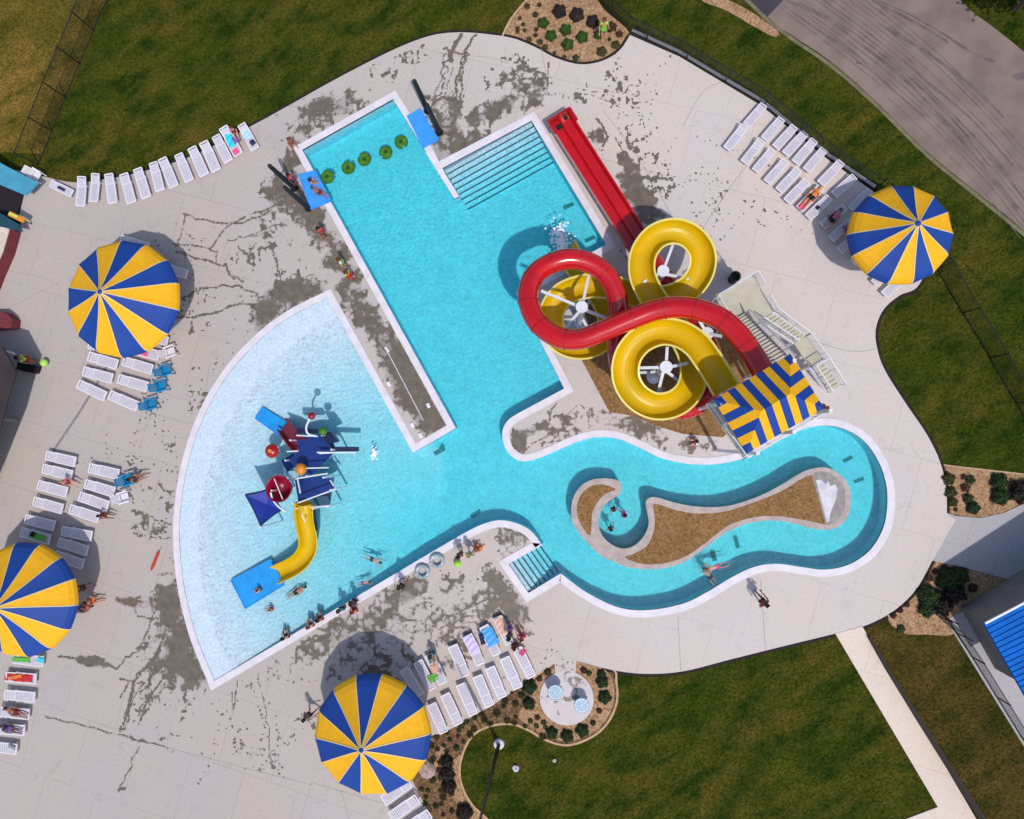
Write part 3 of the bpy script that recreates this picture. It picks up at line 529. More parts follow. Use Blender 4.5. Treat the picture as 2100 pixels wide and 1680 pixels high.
TR = [([(375, 441), (420, 452), (500, 456), (560, 425), (600, 400)], .13), ([(380, 440), (368, 490), (360, 505)], .10), ([(432, 512), (470, 462), (540, 432), (590, 410)], .12), ([(355, 503), (400, 505), (446, 517)], .11), ([(365, 515), (440, 540), (468, 546)], .14), ([(462, 545), (475, 565), (500, 578)], .1), ([(440, 541), (448, 515)], .08),
  ([(372, 612), (400, 600), (430, 590), (490, 588), (530, 605)], .14), ([(362, 650), (400, 650), (440, 640), (500, 625), (560, 620)], .15), ([(470, 495), (500, 485), (560, 465), (590, 460)], .08), ([(510, 485), (545, 478)], .08), ([(570, 540), (578, 590)], .12), ([(640, 560), (600, 580)], .07),
  ([(120, 1345), (160, 1352), (240, 1370)], .16), ([(240, 1371), (258, 1350), (290, 1325), (308, 1280), (318, 1255)], .11), ([(338, 1290), (318, 1350), (282, 1385), (268, 1430), (250, 1500)], .18), ([(332, 1320), (300, 1370), (275, 1400), (262, 1450), (247, 1500)], .14), ([(335, 1365), (300, 1395), (270, 1440), (258, 1500)], .12), ([(345, 1380), (305, 1430), (285, 1480)], .16), ([(340, 1390), (295, 1440), (283, 1470)], .1), ([(245, 1392), (270, 1398), (310, 1405)], .1), ([(265, 1400), (245, 1430)], .12), ([(330, 1330), (310, 1395), (290, 1420)], .12),
  ([(95, 1470), (150, 1484), (245, 1506), (300, 1524), (345, 1535)], .09), ([(265, 1512), (300, 1523)], .2), ([(283, 1530), (268, 1570), (256, 1600), (242, 1622)], .09), ([(245, 1618), (256, 1620)], .15), ([(278, 1052), (310, 1062), (352, 1077)], .11), ([(308, 1105), (320, 1085), (345, 1080)], .08), ([(310, 1103), (350, 1104)], .08), ([(276, 1051), (290, 1053)], .22), ([(280, 1262), (310, 1268), (325, 1268)], .12), ([(528, 1385), (540, 1440), (548, 1490), (556, 1560)], .07), ([(475, 1420), (478, 1455)], .1), ([(485, 1395), (480, 1450)], .08),
  ([(945, 72), (930, 100), (922, 125)], .28), ([(922, 120), (905, 145), (912, 175), (890, 210), (870, 250)], .1), ([(975, 72), (958, 98), (950, 130), (938, 160), (935, 200), (940, 240)], .14), ([(968, 80), (950, 112), (944, 150), (930, 190), (918, 250)], .1), ([(910, 100), (935, 106), (965, 112)], .12), ([(915, 110), (907, 130), (918, 140), (905, 165), (893, 190), (882, 230)], .09), ([(955, 115), (948, 160), (945, 205), (935, 250)], .12), ([(925, 112), (926, 150), (912, 200), (905, 240)], .08),
  ([(1065, 135), (1055, 180), (1040, 210)], .07), ([(1095, 150), (1097, 190)], .07), ([(1125, 130), (1122, 185)], .1), ([(990, 215), (1010, 240)], .1), ([(975, 225), (978, 255)], .1), ([(1225, 245), (1245, 275), (1235, 300)], .14), ([(1262, 285), (1280, 320), (1300, 345)], .1), ([(1280, 330), (1310, 370), (1330, 400)], .12),
  ([(1040, 905), (1075, 888), (1120, 872), (1125, 845)], .12), ([(1070, 925), (1110, 900), (1170, 875)], .08), ([(1125, 850), (1140, 830)], .08), ([(1150, 865), (1190, 830), (1210, 870)], .06), ([(720, 600), (760, 650), (810, 700)], .16), ([(700, 590), (740, 650), (790, 720)], .12), ([(640, 1245), (700, 1230)], .1), ([(910, 1275), (960, 1245), (1020, 1225)], .1), ([(900, 1290), (960, 1265), (1010, 1250)], .1), ([(1190, 195), (1240, 205), (1290, 240)], .06)]
for k, (pts, w_) in enumerate(TR): trail(pts, w_, 1.6, .09, k)
for k in range(90):                                                   # foot print trails across the dry deck
    r = random.Random(k); x, y = r.choice([(560, 1500), (480, 1450), (300, 900), (440, 600), (1500, 420), (1330, 300), (700, 200), (1250, 180), (1160, 1400), (900, 1240), (420, 820), (1350, 330)]); x += r.uniform(-110, 110); y += r.uniform(-90, 90); a_ = r.uniform(0, 6.28)
    for i in range(r.randint(3, 9)):
        c = P(x+math.cos(a_)*i*15+r.uniform(-2, 2), y+math.sin(a_)*i*15+(i % 2)*5); i0, j0 = int((c.x-X0)/cell), int((c.y-Y0)/cell)
        if 0 < i0 < len(wx)-2 and 0 < j0 < len(wy)-2: fld[j0:j0+r.randint(1, 2), i0:i0+r.randint(1, 2)] = 1.5
wet = (nz < fld)
light = (nz < fld*1.28+.01) & ~wet & (fld > .1) & (fld < 1.5)
faint = (nz < fld*1.7+.02) & ~wet & ~light & (fld > .1) & (fld < 1.5)
j_, i_ = np.nonzero(wet | light | faint); cx = wx[i_]+cell/2; cy = wy[j_]+cell/2
ok = (pip(cx, cy, deck) | (np.hypot(cx-pad.x, cy-pad.y) < 1.55)) & ~pip(cx, cy, offset(coping_out, .02)) & ~pip(cx, cy, PL(GRAV_SLIDE))
keep = np.zeros(wet.shape, bool); keep[j_[ok], i_[ok]] = True
for nm, msk, z, m_ in (('wet_patches', wet & keep, .0075, 'wet'), ('damp_patches', light & keep, .0072, 'wet_light'), ('drying_patches', faint & keep, .0069, 'wet_faint')):
    pad_ = np.pad(msk, ((0, 0), (1, 1))).astype(np.int8); df = np.diff(pad_, axis=1); sj, si = np.nonzero(df == 1); ej, ei = np.nonzero(df == -1)
    x0 = X0+si*cell; x1 = X0+ei*cell; y0 = Y0+sj*cell; y1 = y0+cell; nq = len(si)
    V = np.empty((nq, 4, 3)); V[:, 0] = np.stack([x0, y0, 0*x0+z], 1); V[:, 1] = np.stack([x1, y0, 0*x0+z], 1); V[:, 2] = np.stack([x1, y1, 0*x0+z], 1); V[:, 3] = np.stack([x0, y1, 0*x0+z], 1)
    me = bpy.data.meshes.new(nm); me.vertices.add(nq*4); me.vertices.foreach_set('co', V.ravel()); me.loops.add(nq*4); me.loops.foreach_set('vertex_index', np.arange(nq*4)); me.polygons.add(nq)
    me.polygons.foreach_set('loop_start', np.arange(nq)*4); me.polygons.foreach_set('loop_total', np.full(nq, 4)); me.materials.append(M(m_)); me.update(calc_edges=True); me.validate()
    o = bpy.data.objects.new(nm, me); COL.objects.link(o); struct(o)
# ------------------------------------------------------------------ grass blades over the lawns
wide = PL([(-60, -60), (2160, -60), (2160, 1740), (-60, 1740)]); bx = [q.x for q in wide]; by = [q.y for q in wide]
NB = 420000; gxr = rng.uniform(min(bx), max(bx), NB); gyr = rng.uniform(min(by), max(by), NB)
rej = np.zeros(NB, bool)
for poly in [offset(deck, .06), road, PL(BED_TOP), PL(BED_R1), PL(BED_R2), bedlow, offset(PL(PATH_PX), .05), PL(WALK_R), PL(PAVE_R), PL([(1440, -200), (1608, -2), (1572, 36), (1380, -120)]), PL([(1430, -30), (1595, 62), (1588, 74), (1440, 0)])]:
    rej |= pip(gxr, gyr, poly)
rej |= (np.hypot(gxr-pad.x, gyr-pad.y) < 1.7)
gxr = gxr[~rej]; gyr = gyr[~rej]; mi = np.where(pip(gxr, gyr, dry), 1, np.where(pip(gxr, gyr, brown), 2, 0)); nb = len(gxr)
th = rng.uniform(0, 6.283, nb); wv = rng.uniform(.012, .03, nb); hv = rng.uniform(.03, .09, nb); lx = rng.normal(0, .03, nb); ly = rng.normal(0, .03, nb)
V = np.zeros((nb, 3, 3)); zb = -.085
V[:, 0] = np.stack([gxr-np.cos(th)*wv, gyr-np.sin(th)*wv, np.full(nb, zb)], 1); V[:, 1] = np.stack([gxr+np.cos(th)*wv, gyr+np.sin(th)*wv, np.full(nb, zb)], 1); V[:, 2] = np.stack([gxr+lx, gyr+ly, zb+hv], 1)
me = bpy.data.meshes.new('grass'); me.vertices.add(nb*3); me.vertices.foreach_set('co', V.ravel()); me.loops.add(nb*3); me.loops.foreach_set('vertex_index', np.arange(nb*3)); me.polygons.add(nb)
me.polygons.foreach_set('loop_start', np.arange(nb)*3); me.polygons.foreach_set('loop_total', np.full(nb, 3))
for q in ('lawn', 'dry_lawn', 'brown_lawn'): me.materials.append(M(q))
me.polygons.foreach_set('material_index', mi.astype(np.int32)); me.update(calc_edges=True)
o = bpy.data.objects.new('grass', me); COL.objects.link(o); tag(o, 'short mown grass covering the lawns around the pool deck', 'grass', kind='stuff')
# ------------------------------------------------------------------ loungers
ORD = ['first', 'second', 'third', 'fourth', 'fifth', 'sixth', 'seventh', 'eighth', 'ninth', 'tenth', 'eleventh', 'twelfth', 'thirteenth', 'fourteenth']
def make_lounger(tilt, name='sun_lounger'):
    t = thing(name, 'x', 'sun lounger'); L, w, z = 1.94, .64, .33
    m = MB()
    for sx in (-1, 1): m.bar((sx*(w/2-.03), -L/2, z), (sx*(w/2-.03), L/2-.62, z), .06, .07)
    m.bar((-w/2+.05, -L/2+.03, z), (w/2-.05, -L/2+.03, z), .07, .07); m.bar((-w/2+.06, .33, z-.01), (w/2-.06, .33, z-.01), .05, .05)
    m.build('frame', 'white_plastic', t, world=False)
    m = MB()
    for i in range(10): m.box((0, -L/2+.13+i*.122, z+.01), (w-.12, .098, .03))
    for x in (-.13, .13): m.box((x, -.36, z-.012), (.03, 1.15, .02))
    m.build('seat', 'white_strap', t, world=False)
    m = MB(); c, s = math.cos(tilt), math.sin(tilt); y0 = L/2-.62
    for sx in (-1, 1): m.bar((sx*(w/2-.05), y0, z+.02), (sx*(w/2-.05), y0+.6*c, z+.02+.6*s), .06, .06)
    m.bar((-w/2+.05, y0+.6*c, z+.02+.6*s), (w/2-.05, y0+.6*c, z+.02+.6*s), .08, .06)
    b = m.build('backrest', 'white_plastic', t, world=False)
    m = MB()
    for i in range(4): m.box((0, y0+(.07+i*.125)*c, z+.025+(.07+i*.125)*s), (w-.13, .112, .025), rx=tilt)
    m.build('backrest_slats', 'white_strap', b, world=False)
    for sx in (-1, 1):
        for y in (-L/2+.18, .42):
            m = MB(); m.bar((sx*(w/2-.05), y, z-.03), (sx*(w/2-.03), y+.02, 0), .05, .06); m.build('leg', 'white_plastic', t, world=False)
    return t
LP = [make_lounger(math.radians(a)) for a in (3, 9, 16)]; used = [False]*3
LOUNGERS = {}
def lounger(head, foot, label, group, var=None):
    a, b = P(*head, .35), P(*foot, .35); c = (a+b)/2; ang = math.atan2(a.y-b.y, a.x-b.x)-math.pi/2
    k = var if var is not None else random.choice((0, 0, 1, 1, 2))
    if not used[k]: t = LP[k]; used[k] = True
    else: t = copy_tree(LP[k])
    t.location = (c.x, c.y, 0.0); t.rotation_euler = (0, 0, ang+random.uniform(-.02, .02)); k_ = max(.80, min(1.06, (a-b).length/1.94)); t.scale = (k_, k_, 1); tag(t, label, 'sun lounger', group); return t
rowA = [((170, 363), (164, 423)), ((198, 357), (191, 414)), ((224, 357), (231, 417)), ((254, 357), (270, 416)), ((283, 346), (300, 406)), ((314, 334), (329, 391)), ((334, 326), (357, 383)), ((366, 317), (389, 371)), ((394, 304), (420, 359)), ((419, 293), (444, 350)), ((443, 279), (469, 331)), ((460, 262), (489, 318)), ((497, 257), (523, 306))]
for i, (h, f) in enumerate(rowA):
    lb = f'white slatted sun lounger, {ORD[i]} from the left in the upper lawn row'
    if i == 11: lb = 'white sun lounger covered by a turquoise towel near the right end of the curved row'
    if i == 12: lb = 'white sun lounger with a pale blue towel at the right end of the curved row'
    lounger(h, f, lb, 'sun loungers in the curved row by the upper lawn')
rowB1 = [((1567, 216), (1530, 257)), ((1603, 244), (1567, 286)), ((1629, 260), (1591, 303)), ((1651, 273), (1611, 317)), ((1669, 289), (1631, 334)), ((1690, 306), (1654, 350)), ((1724, 334), (1683, 377)), ((1751, 363), (1711, 400)), ((1783, 391), (1746, 429))]
rowB2 = [((1526, 260), (1491, 306)), ((1561, 289), (1526, 334)), ((1583, 309), (1549, 351)), ((1610, 331), (1573, 374)), ((1637, 349), (1597, 391)), ((1654, 371), (1614, 414)), ((1683, 386), (1640, 429)), ((1700, 406), (1657, 446)), ((1731, 426), (1686, 463)), ((1743, 454), (1706, 489)), ((1762, 478), (1723, 514))]
for i, (h, f) in enumerate(rowB1): lounger(h, f, f'white slatted sun lounger, {ORD[i]} from the top in the row against the kerb fence', 'sun loungers in two rows by the road fence')
for i, (h, f) in enumerate(rowB2):
    lb = f'white slatted sun lounger, {ORD[i]} from the top in the inner row by the road'
    if i == 6: lb = 'white sun lounger with a sunbather in black lying on it by the road fence'
    if i == 8: lb = 'white sun lounger carrying a person with pink clothes in the right umbrella shade'
    lounger(h, f, lb, 'sun loungers in two rows by the road fence')
lounger((1790, 502), (1750, 538), 'white sun lounger mostly hidden below the left rim of the right umbrella', 'sun loungers in two rows by the road fence')
lounger((1832, 545), (1793, 581), 'white sun lounger peeking out below the right umbrella, upper one of a pair', 'sun loungers in two rows by the road fence')
lounger((1856, 566), (1813, 605), 'white sun lounger at the lawn corner below the right umbrella, lower one of a pair', 'sun loungers in two rows by the road fence')
gC = 'sun loungers near the upper left umbrella'
for h, f, lb in [((248, 491), (304, 508), 'white sun lounger lying across the top of the upper left umbrella'), ((330, 547), (383, 563), 'shaded white sun lounger right of the upper left umbrella rim'), ((292, 687), (344, 700), 'white sun lounger poking out below the right of the upper left umbrella'), ((183, 705), (240, 722), 'white sun lounger just under the lower rim of the upper left umbrella'),
   ((268, 714), (326, 730), 'white sun lounger with a pink towel below the upper left umbrella'), ((180, 730), (243, 749), 'white sun lounger at top left of the three pairs by the drain line'), ((252, 740), (314, 759), 'white sun lounger left of the topmost blue armchair'), ((169, 760), (233, 778), 'white sun lounger at middle left of the three pairs by the drain line'), ((242, 776), (304, 795), 'white sun lounger left of the middle blue armchair'), ((158, 786), (219, 815), 'white sun lounger at lower left of the three pairs by the drain line'), ((222, 808), (286, 836), 'white sun lounger left of the lowest blue armchair')]:
    lounger(h, f, lb, gC, 0)
gD = 'sun loungers in two columns above the lower left umbrella'
cd1 = [((92, 934), (158, 948)), ((86, 960), (150, 976)), ((76, 993), (140, 1011)), ((67, 1026), (131, 1046)), ((50, 1063), (114, 1080)), ((40, 1090), (106, 1108))]; cd2 = [((180, 959), (247, 974)), ((172, 991), (238, 1011)), ((160, 1017), (226, 1039)), ((143, 1043), (204, 1063)), ((126, 1089), (190, 1100)), ((117, 1111), (183, 1131)), ((113, 1138), (170, 1158))]
for i, (h, f) in enumerate(cd1):
    lb = f'white sun lounger, {ORD[i]} from the top in the left column above the left umbrella'
    if i == 1: lb = 'white sun lounger with a person in pink at its foot, second in the left column'
    if i == 5: lb = 'white sun lounger holding a green bundle, touching the top of the lower left umbrella'
    lounger(h, f, lb, gD, 0)
for i, (h, f) in enumerate(cd2): lounger(h, f, f'white sun lounger, {ORD[i]} from the top in the right column above the left umbrella', gD, 0)
gE = 'sun loungers at the left edge below the lower left umbrella'
for h, f, lb in [((25, 1350), (92, 1358), 'white sun lounger with papers on it just below the lower left umbrella'), ((8, 1388), (79, 1393), 'white sun lounger with a red towel at the left edge'), ((5, 1424), (77, 1431), 'empty pale sun lounger between the red towel and a sunbather at the left edge'), ((-5, 1459), (64, 1466), 'white sun lounger with a tanned sunbather at the left edge'), ((-14, 1494), (54, 1499), 'white sun lounger with a dark haired sunbather at the left edge'), ((-30, 1530), (38, 1537), 'lowest white sun lounger at the left edge with a grey bag')]:
    lounger(h, f, lb, gE, 0)
gF = 'sun loungers in two rows beside the lower umbrella'
up = [((828, 1372), (862, 1425)), ((857, 1356), (886, 1414)), ((880, 1342), (909, 1401)), ((928, 1324), (955, 1386)), ((958, 1303), (986, 1362)), ((992, 1284), (1019, 1342)), ((1019, 1266), (1046, 1320))]
for i, (h, f) in enumerate(up):
    lb = ['shaded white sun lounger touching the right rim of the lower umbrella', 'white sun lounger left of the one with the green towel', 'white sun lounger with green and teal towels beside the lower umbrella', 'empty white sun lounger between the green towel and the lilac towel', 'white sun lounger under a lilac towel', 'white sun lounger with a blue towel and a magenta bag', 'white sun lounger with a peach towel at the upper right end of the cluster'][i]
    lounger(f, h, lb, gF)
lo = [((884, 1444), (911, 1502)), ((912, 1424), (941, 1485)), ((944, 1403), (972, 1465)), ((979, 1386), (1004, 1448)), ((1004, 1369), (1031, 1430)), ((1034, 1349), (1063, 1411)), ((1060, 1330), (1091, 1388))]
for i, (h, f) in enumerate(lo): lounger(f, h, f'empty white sun lounger, {ORD[i]} from the left in the row along the planting bed', gF, 0)
for i, (h, f) in enumerate([((841, 1603), (785, 1643)), ((857, 1637), (801, 1677)), ((882, 1667), (825, 1707))]): lounger(h, f, ['white sun lounger touching the lower rim of the lower umbrella', 'white sun lounger second below the lower umbrella', 'white sun lounger cut by the bottom edge of the picture'][i], 'sun loungers below the lower umbrella', 0)
lounger((105, 377), (148, 397), 'white sun lounger with a dark bag, turned sideways beside the teal roof', 'sun loungers in the curved row by the upper lawn', 0)
# ------------------------------------------------------------------ armchairs
def armchair(p, deg, mt, label, group):
    g_ = P(*p, .3); t = thing('armchair', label, 'armchair', (g_.x, g_.y, 0), math.radians(deg), group)
    m = MB(); [m.box((0, -.22+i*.105, .36-.012*i), (.52, .085, .03)) for i in range(6)]; m.build('seat', mt, t, world=False)
    m = MB(); [m.box((-.22+i*.11, .45, .62), (.09, .03, .66), rx=-.5) for i in range(5)]; m.bar((-.27, .30, .4), (.27, .30, .4), .05); m.bar((-.26, .56, .82), (.26, .56, .82), .04); m.build('backrest', mt, t, world=False)
    for sx in (-1, 1):
        m = MB(); m.box((sx*.33, 0, .58), (.11, .72, .03)); m.bar((sx*.33, -.3, .57), (sx*.33, -.3, .3), .05); m.build('armrest', mt, t, world=False)
        for y in (-.3, .34):
            m = MB(); m.bar((sx*.31, y, .4), (sx*.31, y*1.08, 0), .06); m.build('leg', mt, t, world=False)
    return t
armchair((343, 760), 110, 'chair_blue', 'blue plastic armchair, topmost of three by the sun loungers', 'blue armchairs'); armchair((333, 792), 107, 'chair_blue', 'blue plastic armchair, middle one of three by the sun loungers', 'blue armchairs'); armchair((313, 829), 108, 'chair_blue', 'blue plastic armchair, lowest of three by the sun loungers', 'blue armchairs')
armchair((352, 722), 110, 'white_plastic', 'white plastic armchair above the three blue armchairs', 'white armchairs'); armchair((257, 1020), 108, 'white_plastic', 'white plastic armchair below the person in the teal chair', 'white armchairs'); armchair((265, 984), 108, 'chair_blue', 'teal blue armchair with a person sitting in it', 'blue armchairs')
armchair((76, 361), 60, 'white_plastic', 'white plastic armchair at the corner of the teal roof', 'white armchairs')
# ------------------------------------------------------------------ umbrellas
def umbrella(c, R, zr, rot, label, first):
    g_ = P(*c, zr); n = 28; NP = 14; zr0 = zr
    t = thing('umbrella', label, 'umbrella', (g_.x, g_.y, 0), rot, 'large blue and yellow striped umbrellas')
    prof = [(.04, 1.92), (.18, 1.60), (.34, 1.27), (.52, .93), (.70, .60), (.84, .36), (.93, .17), (.985, -.05), (1.0, -.28)]
    cv = MB(); seg = 3; NN = NP*seg
    for j in range(len(prof)-1):
        for k in range(NN):
            q = []
            for (r, z), kk in ((prof[j], k), (prof[j], k+1), (prof[j+1], k+1), (prof[j+1], k)):
                a = 2*math.pi*kk/NN; f = (kk % seg)/seg; sag = 1-.022*math.sin(math.pi*f); rr = r*R*sag
                q.append((rr*math.cos(a), rr*math.sin(a), zr0+z-.05*math.sin(math.pi*f)*r))
            cv.add(q, [(0, 1, 2, 3)], (k//seg) % 2)
    o = cv.build('canopy', ['yellow_cloth', 'blue_cloth'], t, world=False, smooth=False, fix=True)
    sm = MB()
    for k in range(NP):
        a = 2*math.pi*k/NP; pts = [Vector((r*R*math.cos(a), r*R*math.sin(a), zr0+z+.018)) for r, z in prof]
        sm.strip(pts, .06)
    so_ = sm.build('seam', 'seam', o, world=False)
    m = MB(); m.lathe((0, 0, zr0+1.86), [(.001, .16), (.07, .12), (.16, .05), (.17, .0), (.05, -.05)], 12); m.build('finial', 'blue_cloth', t, world=False)
    m = MB(); m.tube([(0, 0, 0), (0, 0, zr0+1.9)], .075, 12); m.build('pole', 'white_steel', t, world=False)
    m = MB(); m.disc((0, 0, 0), .32, .06); m.build('base', 'white_steel', t, world=False)
    for k in range(NP):
        a = 2*math.pi*k/NP; m = MB(); m.bar((.1*math.cos(a), .1*math.sin(a), zr0+1.72), (.93*R*math.cos(a), .93*R*math.sin(a), zr0+.10), .03); m.build('rib', 'white_steel', t, world=False)
    return t
umbrella((249, 612), 3.62, 3.3, math.radians(-11.7), 'striped umbrella at upper left, above the blue armchairs', True)
umbrella((44, 1231), 3.48, 3.3, math.radians(-4), 'striped umbrella at lower left, cut by the left edge', False)
umbrella((762, 1508), 3.44, 3.3, math.radians(3.5), 'striped umbrella at the bottom, beside the planting bed', False)
umbrella((1848, 480), 2.80, 3.3, math.radians(-1.5), 'striped umbrella at right, next to the road lawn', False)
# ------------------------------------------------------------------ slides
def path3(pts, n=8): return catmull([P(*p) for p in pts], n)
RED = [(1585, 790, 7.25), (1565, 762, 7.2), (1540, 722, 7.1), (1510, 682, 7.0), (1475, 652, 6.9), (1430, 635, 6.75), (1385, 630, 6.6), (1340, 637, 6.45), (1290, 656, 6.3), (1240, 677, 6.15), (1190, 695, 6.0), (1145, 692, 5.85), (1107, 667, 5.7), (1087, 632, 5.55), (1083, 597, 5.45), (1097, 563, 5.3), (1128, 541, 5.15), (1168, 531, 5.05), (1210, 540, 4.9), (1243, 564, 4.75), (1262, 600, 4.6), (1269, 640, 4.4), (1267, 680, 4.15), (1266, 720, 3.95), (1275, 762, 3.75), (1297, 800, 3.5), (1338, 828, 3.3), (1390, 840, 3.1), (1434, 828, 2.95), (1460, 795, 2.8), (1465, 752, 2.65), (1452, 708, 2.45), (1425, 665, 2.25), (1392, 615, 2.0), (1362, 570, 1.65), (1335, 530, 1.25), (1312, 497, .95)]
base = P(1350, 720)
t = thing('tube_slide', 'red enclosed tube slide looping over the pool corner and ending in the long straight run', 'water slide', (base.x, base.y, 0))
m = MB(); m.tube(path3(RED), .57, 20, cap=False); m.build('tube', 'red_frp', t, smooth=True)
q = path3(RED)
for i in range(8, len(q)-4, 11):
    m = MB(); m.tube([q[i]-(q[i+1]-q[i]).normalized()*.03, q[i]+(q[i+1]-q[i]).normalized()*.03], .60, 20); m.build('joint_ring', 'red_dark', t)
ra, rb = P(1146, 244, .75), P(1297, 482, .95); rd = (ra-rb).normalized(); rs = rd.cross(Vector((0, 0, 1))).normalized()
m = MB(); sec = [(-.62, .48), (-.56, .05), (-.10, 0), (-.06, .26), (.06, .26), (.10, 0), (.56, .05), (.62, .48), (.72, .48), (.72, -.10), (-.72, -.10), (-.72, .48)]
sweep(m, [rb-rd*.8, rb, (ra+rb)/2, ra], sec); m.build('run_out', 'red_frp', t)
m = MB(); up_ = Vector((0, 0, 1)); m.bar(ra-rs*.75+up_*.2, ra+rs*.75+up_*.2, .14, .8); m.bar(ra-rs*.75-rd*.9+up_*.56, ra-rs*.75+up_*.56, .16, .16); m.bar(ra+rs*.75-rd*.9+up_*.56, ra+rs*.75+up_*.56, .16, .16); m.build('end_wall', 'red_dark', t)
m = MB(); m.bar(ra-rd*.45-rs*.45+up_*.02, ra-rd*.45+rs*.0+up_*.02, .35, .05); m.bar(ra-rd*.2+rs*.25+up_*.02, ra-rd*.2+rs*.65+up_*.02, .25, .05); m.build('drain_slot', 'black_metal', t)
for k in range(4):
    for sx in (-1, 1):
        c = ra.lerp(rb, .05+k*.3)+rs*sx*.6; m = MB(); m.bar((c.x, c.y, c.z-.1), (c.x, c.y, 0), .1); m.build('leg', 'white_steel', t)
YEL = [(1488, 800, 6.8), (1474, 775, 6.75), (1450, 738, 6.62), (1425, 706, 6.5), (1392, 686, 6.35), (1352, 682, 6.2), (1312, 700, 6.05), (1287, 733, 5.9), (1283, 775, 5.75), (1303, 812, 5.6), (1340, 833, 5.45), (1380, 829, 5.3), (1410, 805, 5.15), (1422, 768, 5.0), (1415, 725, 4.85), (1392, 682, 4.75), (1358, 640, 4.65), (1330, 598, 4.55), (1316, 560, 4.45), (1320, 520, 4.35), (1344, 488, 4.22), (1380, 476, 4.1), (1415, 487, 3.95), (1438, 517, 3.85), (1438, 555, 3.72), (1415, 590, 3.6), (1375, 610, 3.47), (1330, 612, 3.35), (1285, 600, 3.2), (1240, 588, 3.05), (1195, 590, 2.9), (1152, 608, 2.75), (1131, 645, 2.6), (1138, 685, 2.45), (1165, 708, 2.3), (1203, 712, 2.15), (1237, 694, 2.0), (1250, 660, 1.85), (1240, 622, 1.65), (1215, 588, 1.35), (1188, 556, .95), (1168, 524, .5), (1158, 505, .3)]
base = P(1300, 700)
t = thing('flume_slide', 'yellow open flume slide with navy underside winding in three loops', 'water slide', (base.x, base.y, 0))
r = .62; A_ = [math.radians(a) for a in (-88, -70, -52, -34, -16, 0, 16, 34, 52, 70, 88)]
inner = [(r*math.sin(a), -r*math.cos(a)+.15) for a in A_]; outer_ = [((r+.07)*math.sin(a), -(r+.07)*math.cos(a)+.15) for a in A_[::-1]]
lipR = [(r+.02, .20), (r+.12, .20), (r+.12, .14)]; lipL = [(-r-.12, .14), (-r-.12, .20), (-r-.02, .20)]
sec = inner+lipR+outer_+lipL; mt = [0]*(len(inner)-1)+[1]*4+[2]*(len(outer_)-1)+[1]*4; mt = mt[:len(sec)]
m = MB(); sweep(m, path3(YEL, 7), sec, mats=mt); m.build('flume', ['yellow_frp', 'yellow_lip', 'navy_shell'], t)
yq = path3(YEL, 7)
for i in range(10, len(yq)-4, 14):
    T = (yq[i+1]-yq[i]).normalized()*.035; sc = [((r+.11)*math.sin(a), -(r+.11)*math.cos(a)+.15) for a in A_]+[((r+.05)*math.sin(a), -(r+.05)*math.cos(a)+.15) for a in A_[::-1]]
    m = MB(); sweep(m, [yq[i]-T, yq[i]+T], sc); m.build('flange', 'navy_shell', t)
# support columns with arms
def column(base_px, h, arms, label):
    b = P(*base_px, h); b.z = 0; t = thing('support_column', label, 'support column', b, 0, 'white steel columns carrying the slides')
    m = MB(); m.tube([(b.x, b.y, 0), (b.x, b.y, h)], .22, 16); m.disc((b.x, b.y, h), .33, .06); m.build('post', 'white_steel', t, smooth=False)
    m = MB(); m.disc((b.x, b.y, 0), .42, .05); m.build('base_plate', 'white_steel', t)
    for (ax, ay, az_, z0) in arms:
        e = P(ax, ay, az_); m = MB(); m.bar((b.x, b.y, z0), e, .15, .18); m.build('arm', 'white_steel', t)
column((1193, 630), 5.1, [(1110, 597, 4.75, 4.9), (1209, 560, 4.35, 4.8), (1256, 657, 3.75, 4.6), (1152, 683, 5.1, 4.6), (1215, 690, 2.0, 2.0), (1150, 650, 2.2, 2.1), (1210, 615, 2.3, 2.2)], 'white column with star arms inside the red loop over the pool edge')
column((1360, 556), 3.9, [(1382, 497, 3.75, 3.8), (1318, 580, 4.05, 3.7), (1412, 573, 3.3, 3.3), (1345, 560, 2.2, 2.2)], 'white column with arms inside the upper right yellow loop')
column((1366, 753), 5.9, [(1368, 712, 5.8, 5.8), (1305, 755, 5.5, 5.7), (1410, 745, 5.0, 5.3), (1348, 810, 4.8, 5.0), (1398, 785, 4.5, 4.7), (1305, 765, 3.2, 3.2), (1355, 805, 2.8, 2.8)], 'white column with star arms inside the lower yellow loop')
column((1450, 684), 6.1, [(1430, 652, 6.2, 6.0), (1480, 690, 6.4, 6.0), (1425, 712, 5.9, 5.9)], 'white column with short arms between the red bend and the yellow flume')
# ------------------------------------------------------------------ stair tower with striped canopy
ZP = 6.9; base = P(1500, 850)
t = thing('slide_tower', 'stair tower with tan platforms, white rails and a blue and yellow striped hip canopy', 'slide tower', (base.x, base.y, 0))
ZC = 9.5
cl, ct, cr_, cb_ = P(1464, 815, ZC), P(1621, 731, ZC), P(1690, 832, ZC), P(1531, 936, ZC)
U = ((ct-cl)+(cr_-cb_))/2; V_ = ((cb_-cl)+(cr_-ct))/2; O = (cl+ct+cr_+cb_)/4-U/2-V_/2
def roof_pt(u, v):
    hgt = min(u, 11-u, v, 7-v); return O+U*(u/11)+V_*(v/7)+Vector((0, 0, hgt*.33))
m = MB()
def addp(uv, mi_):
    m.add([roof_pt(u, v) for u, v in uv], [tuple(range(len(uv)))], mi_); m.add([roof_pt(u, v)-Vector((0, 0, .03)) for u, v in uv], [tuple(range(len(uv)))[::-1]], mi_)
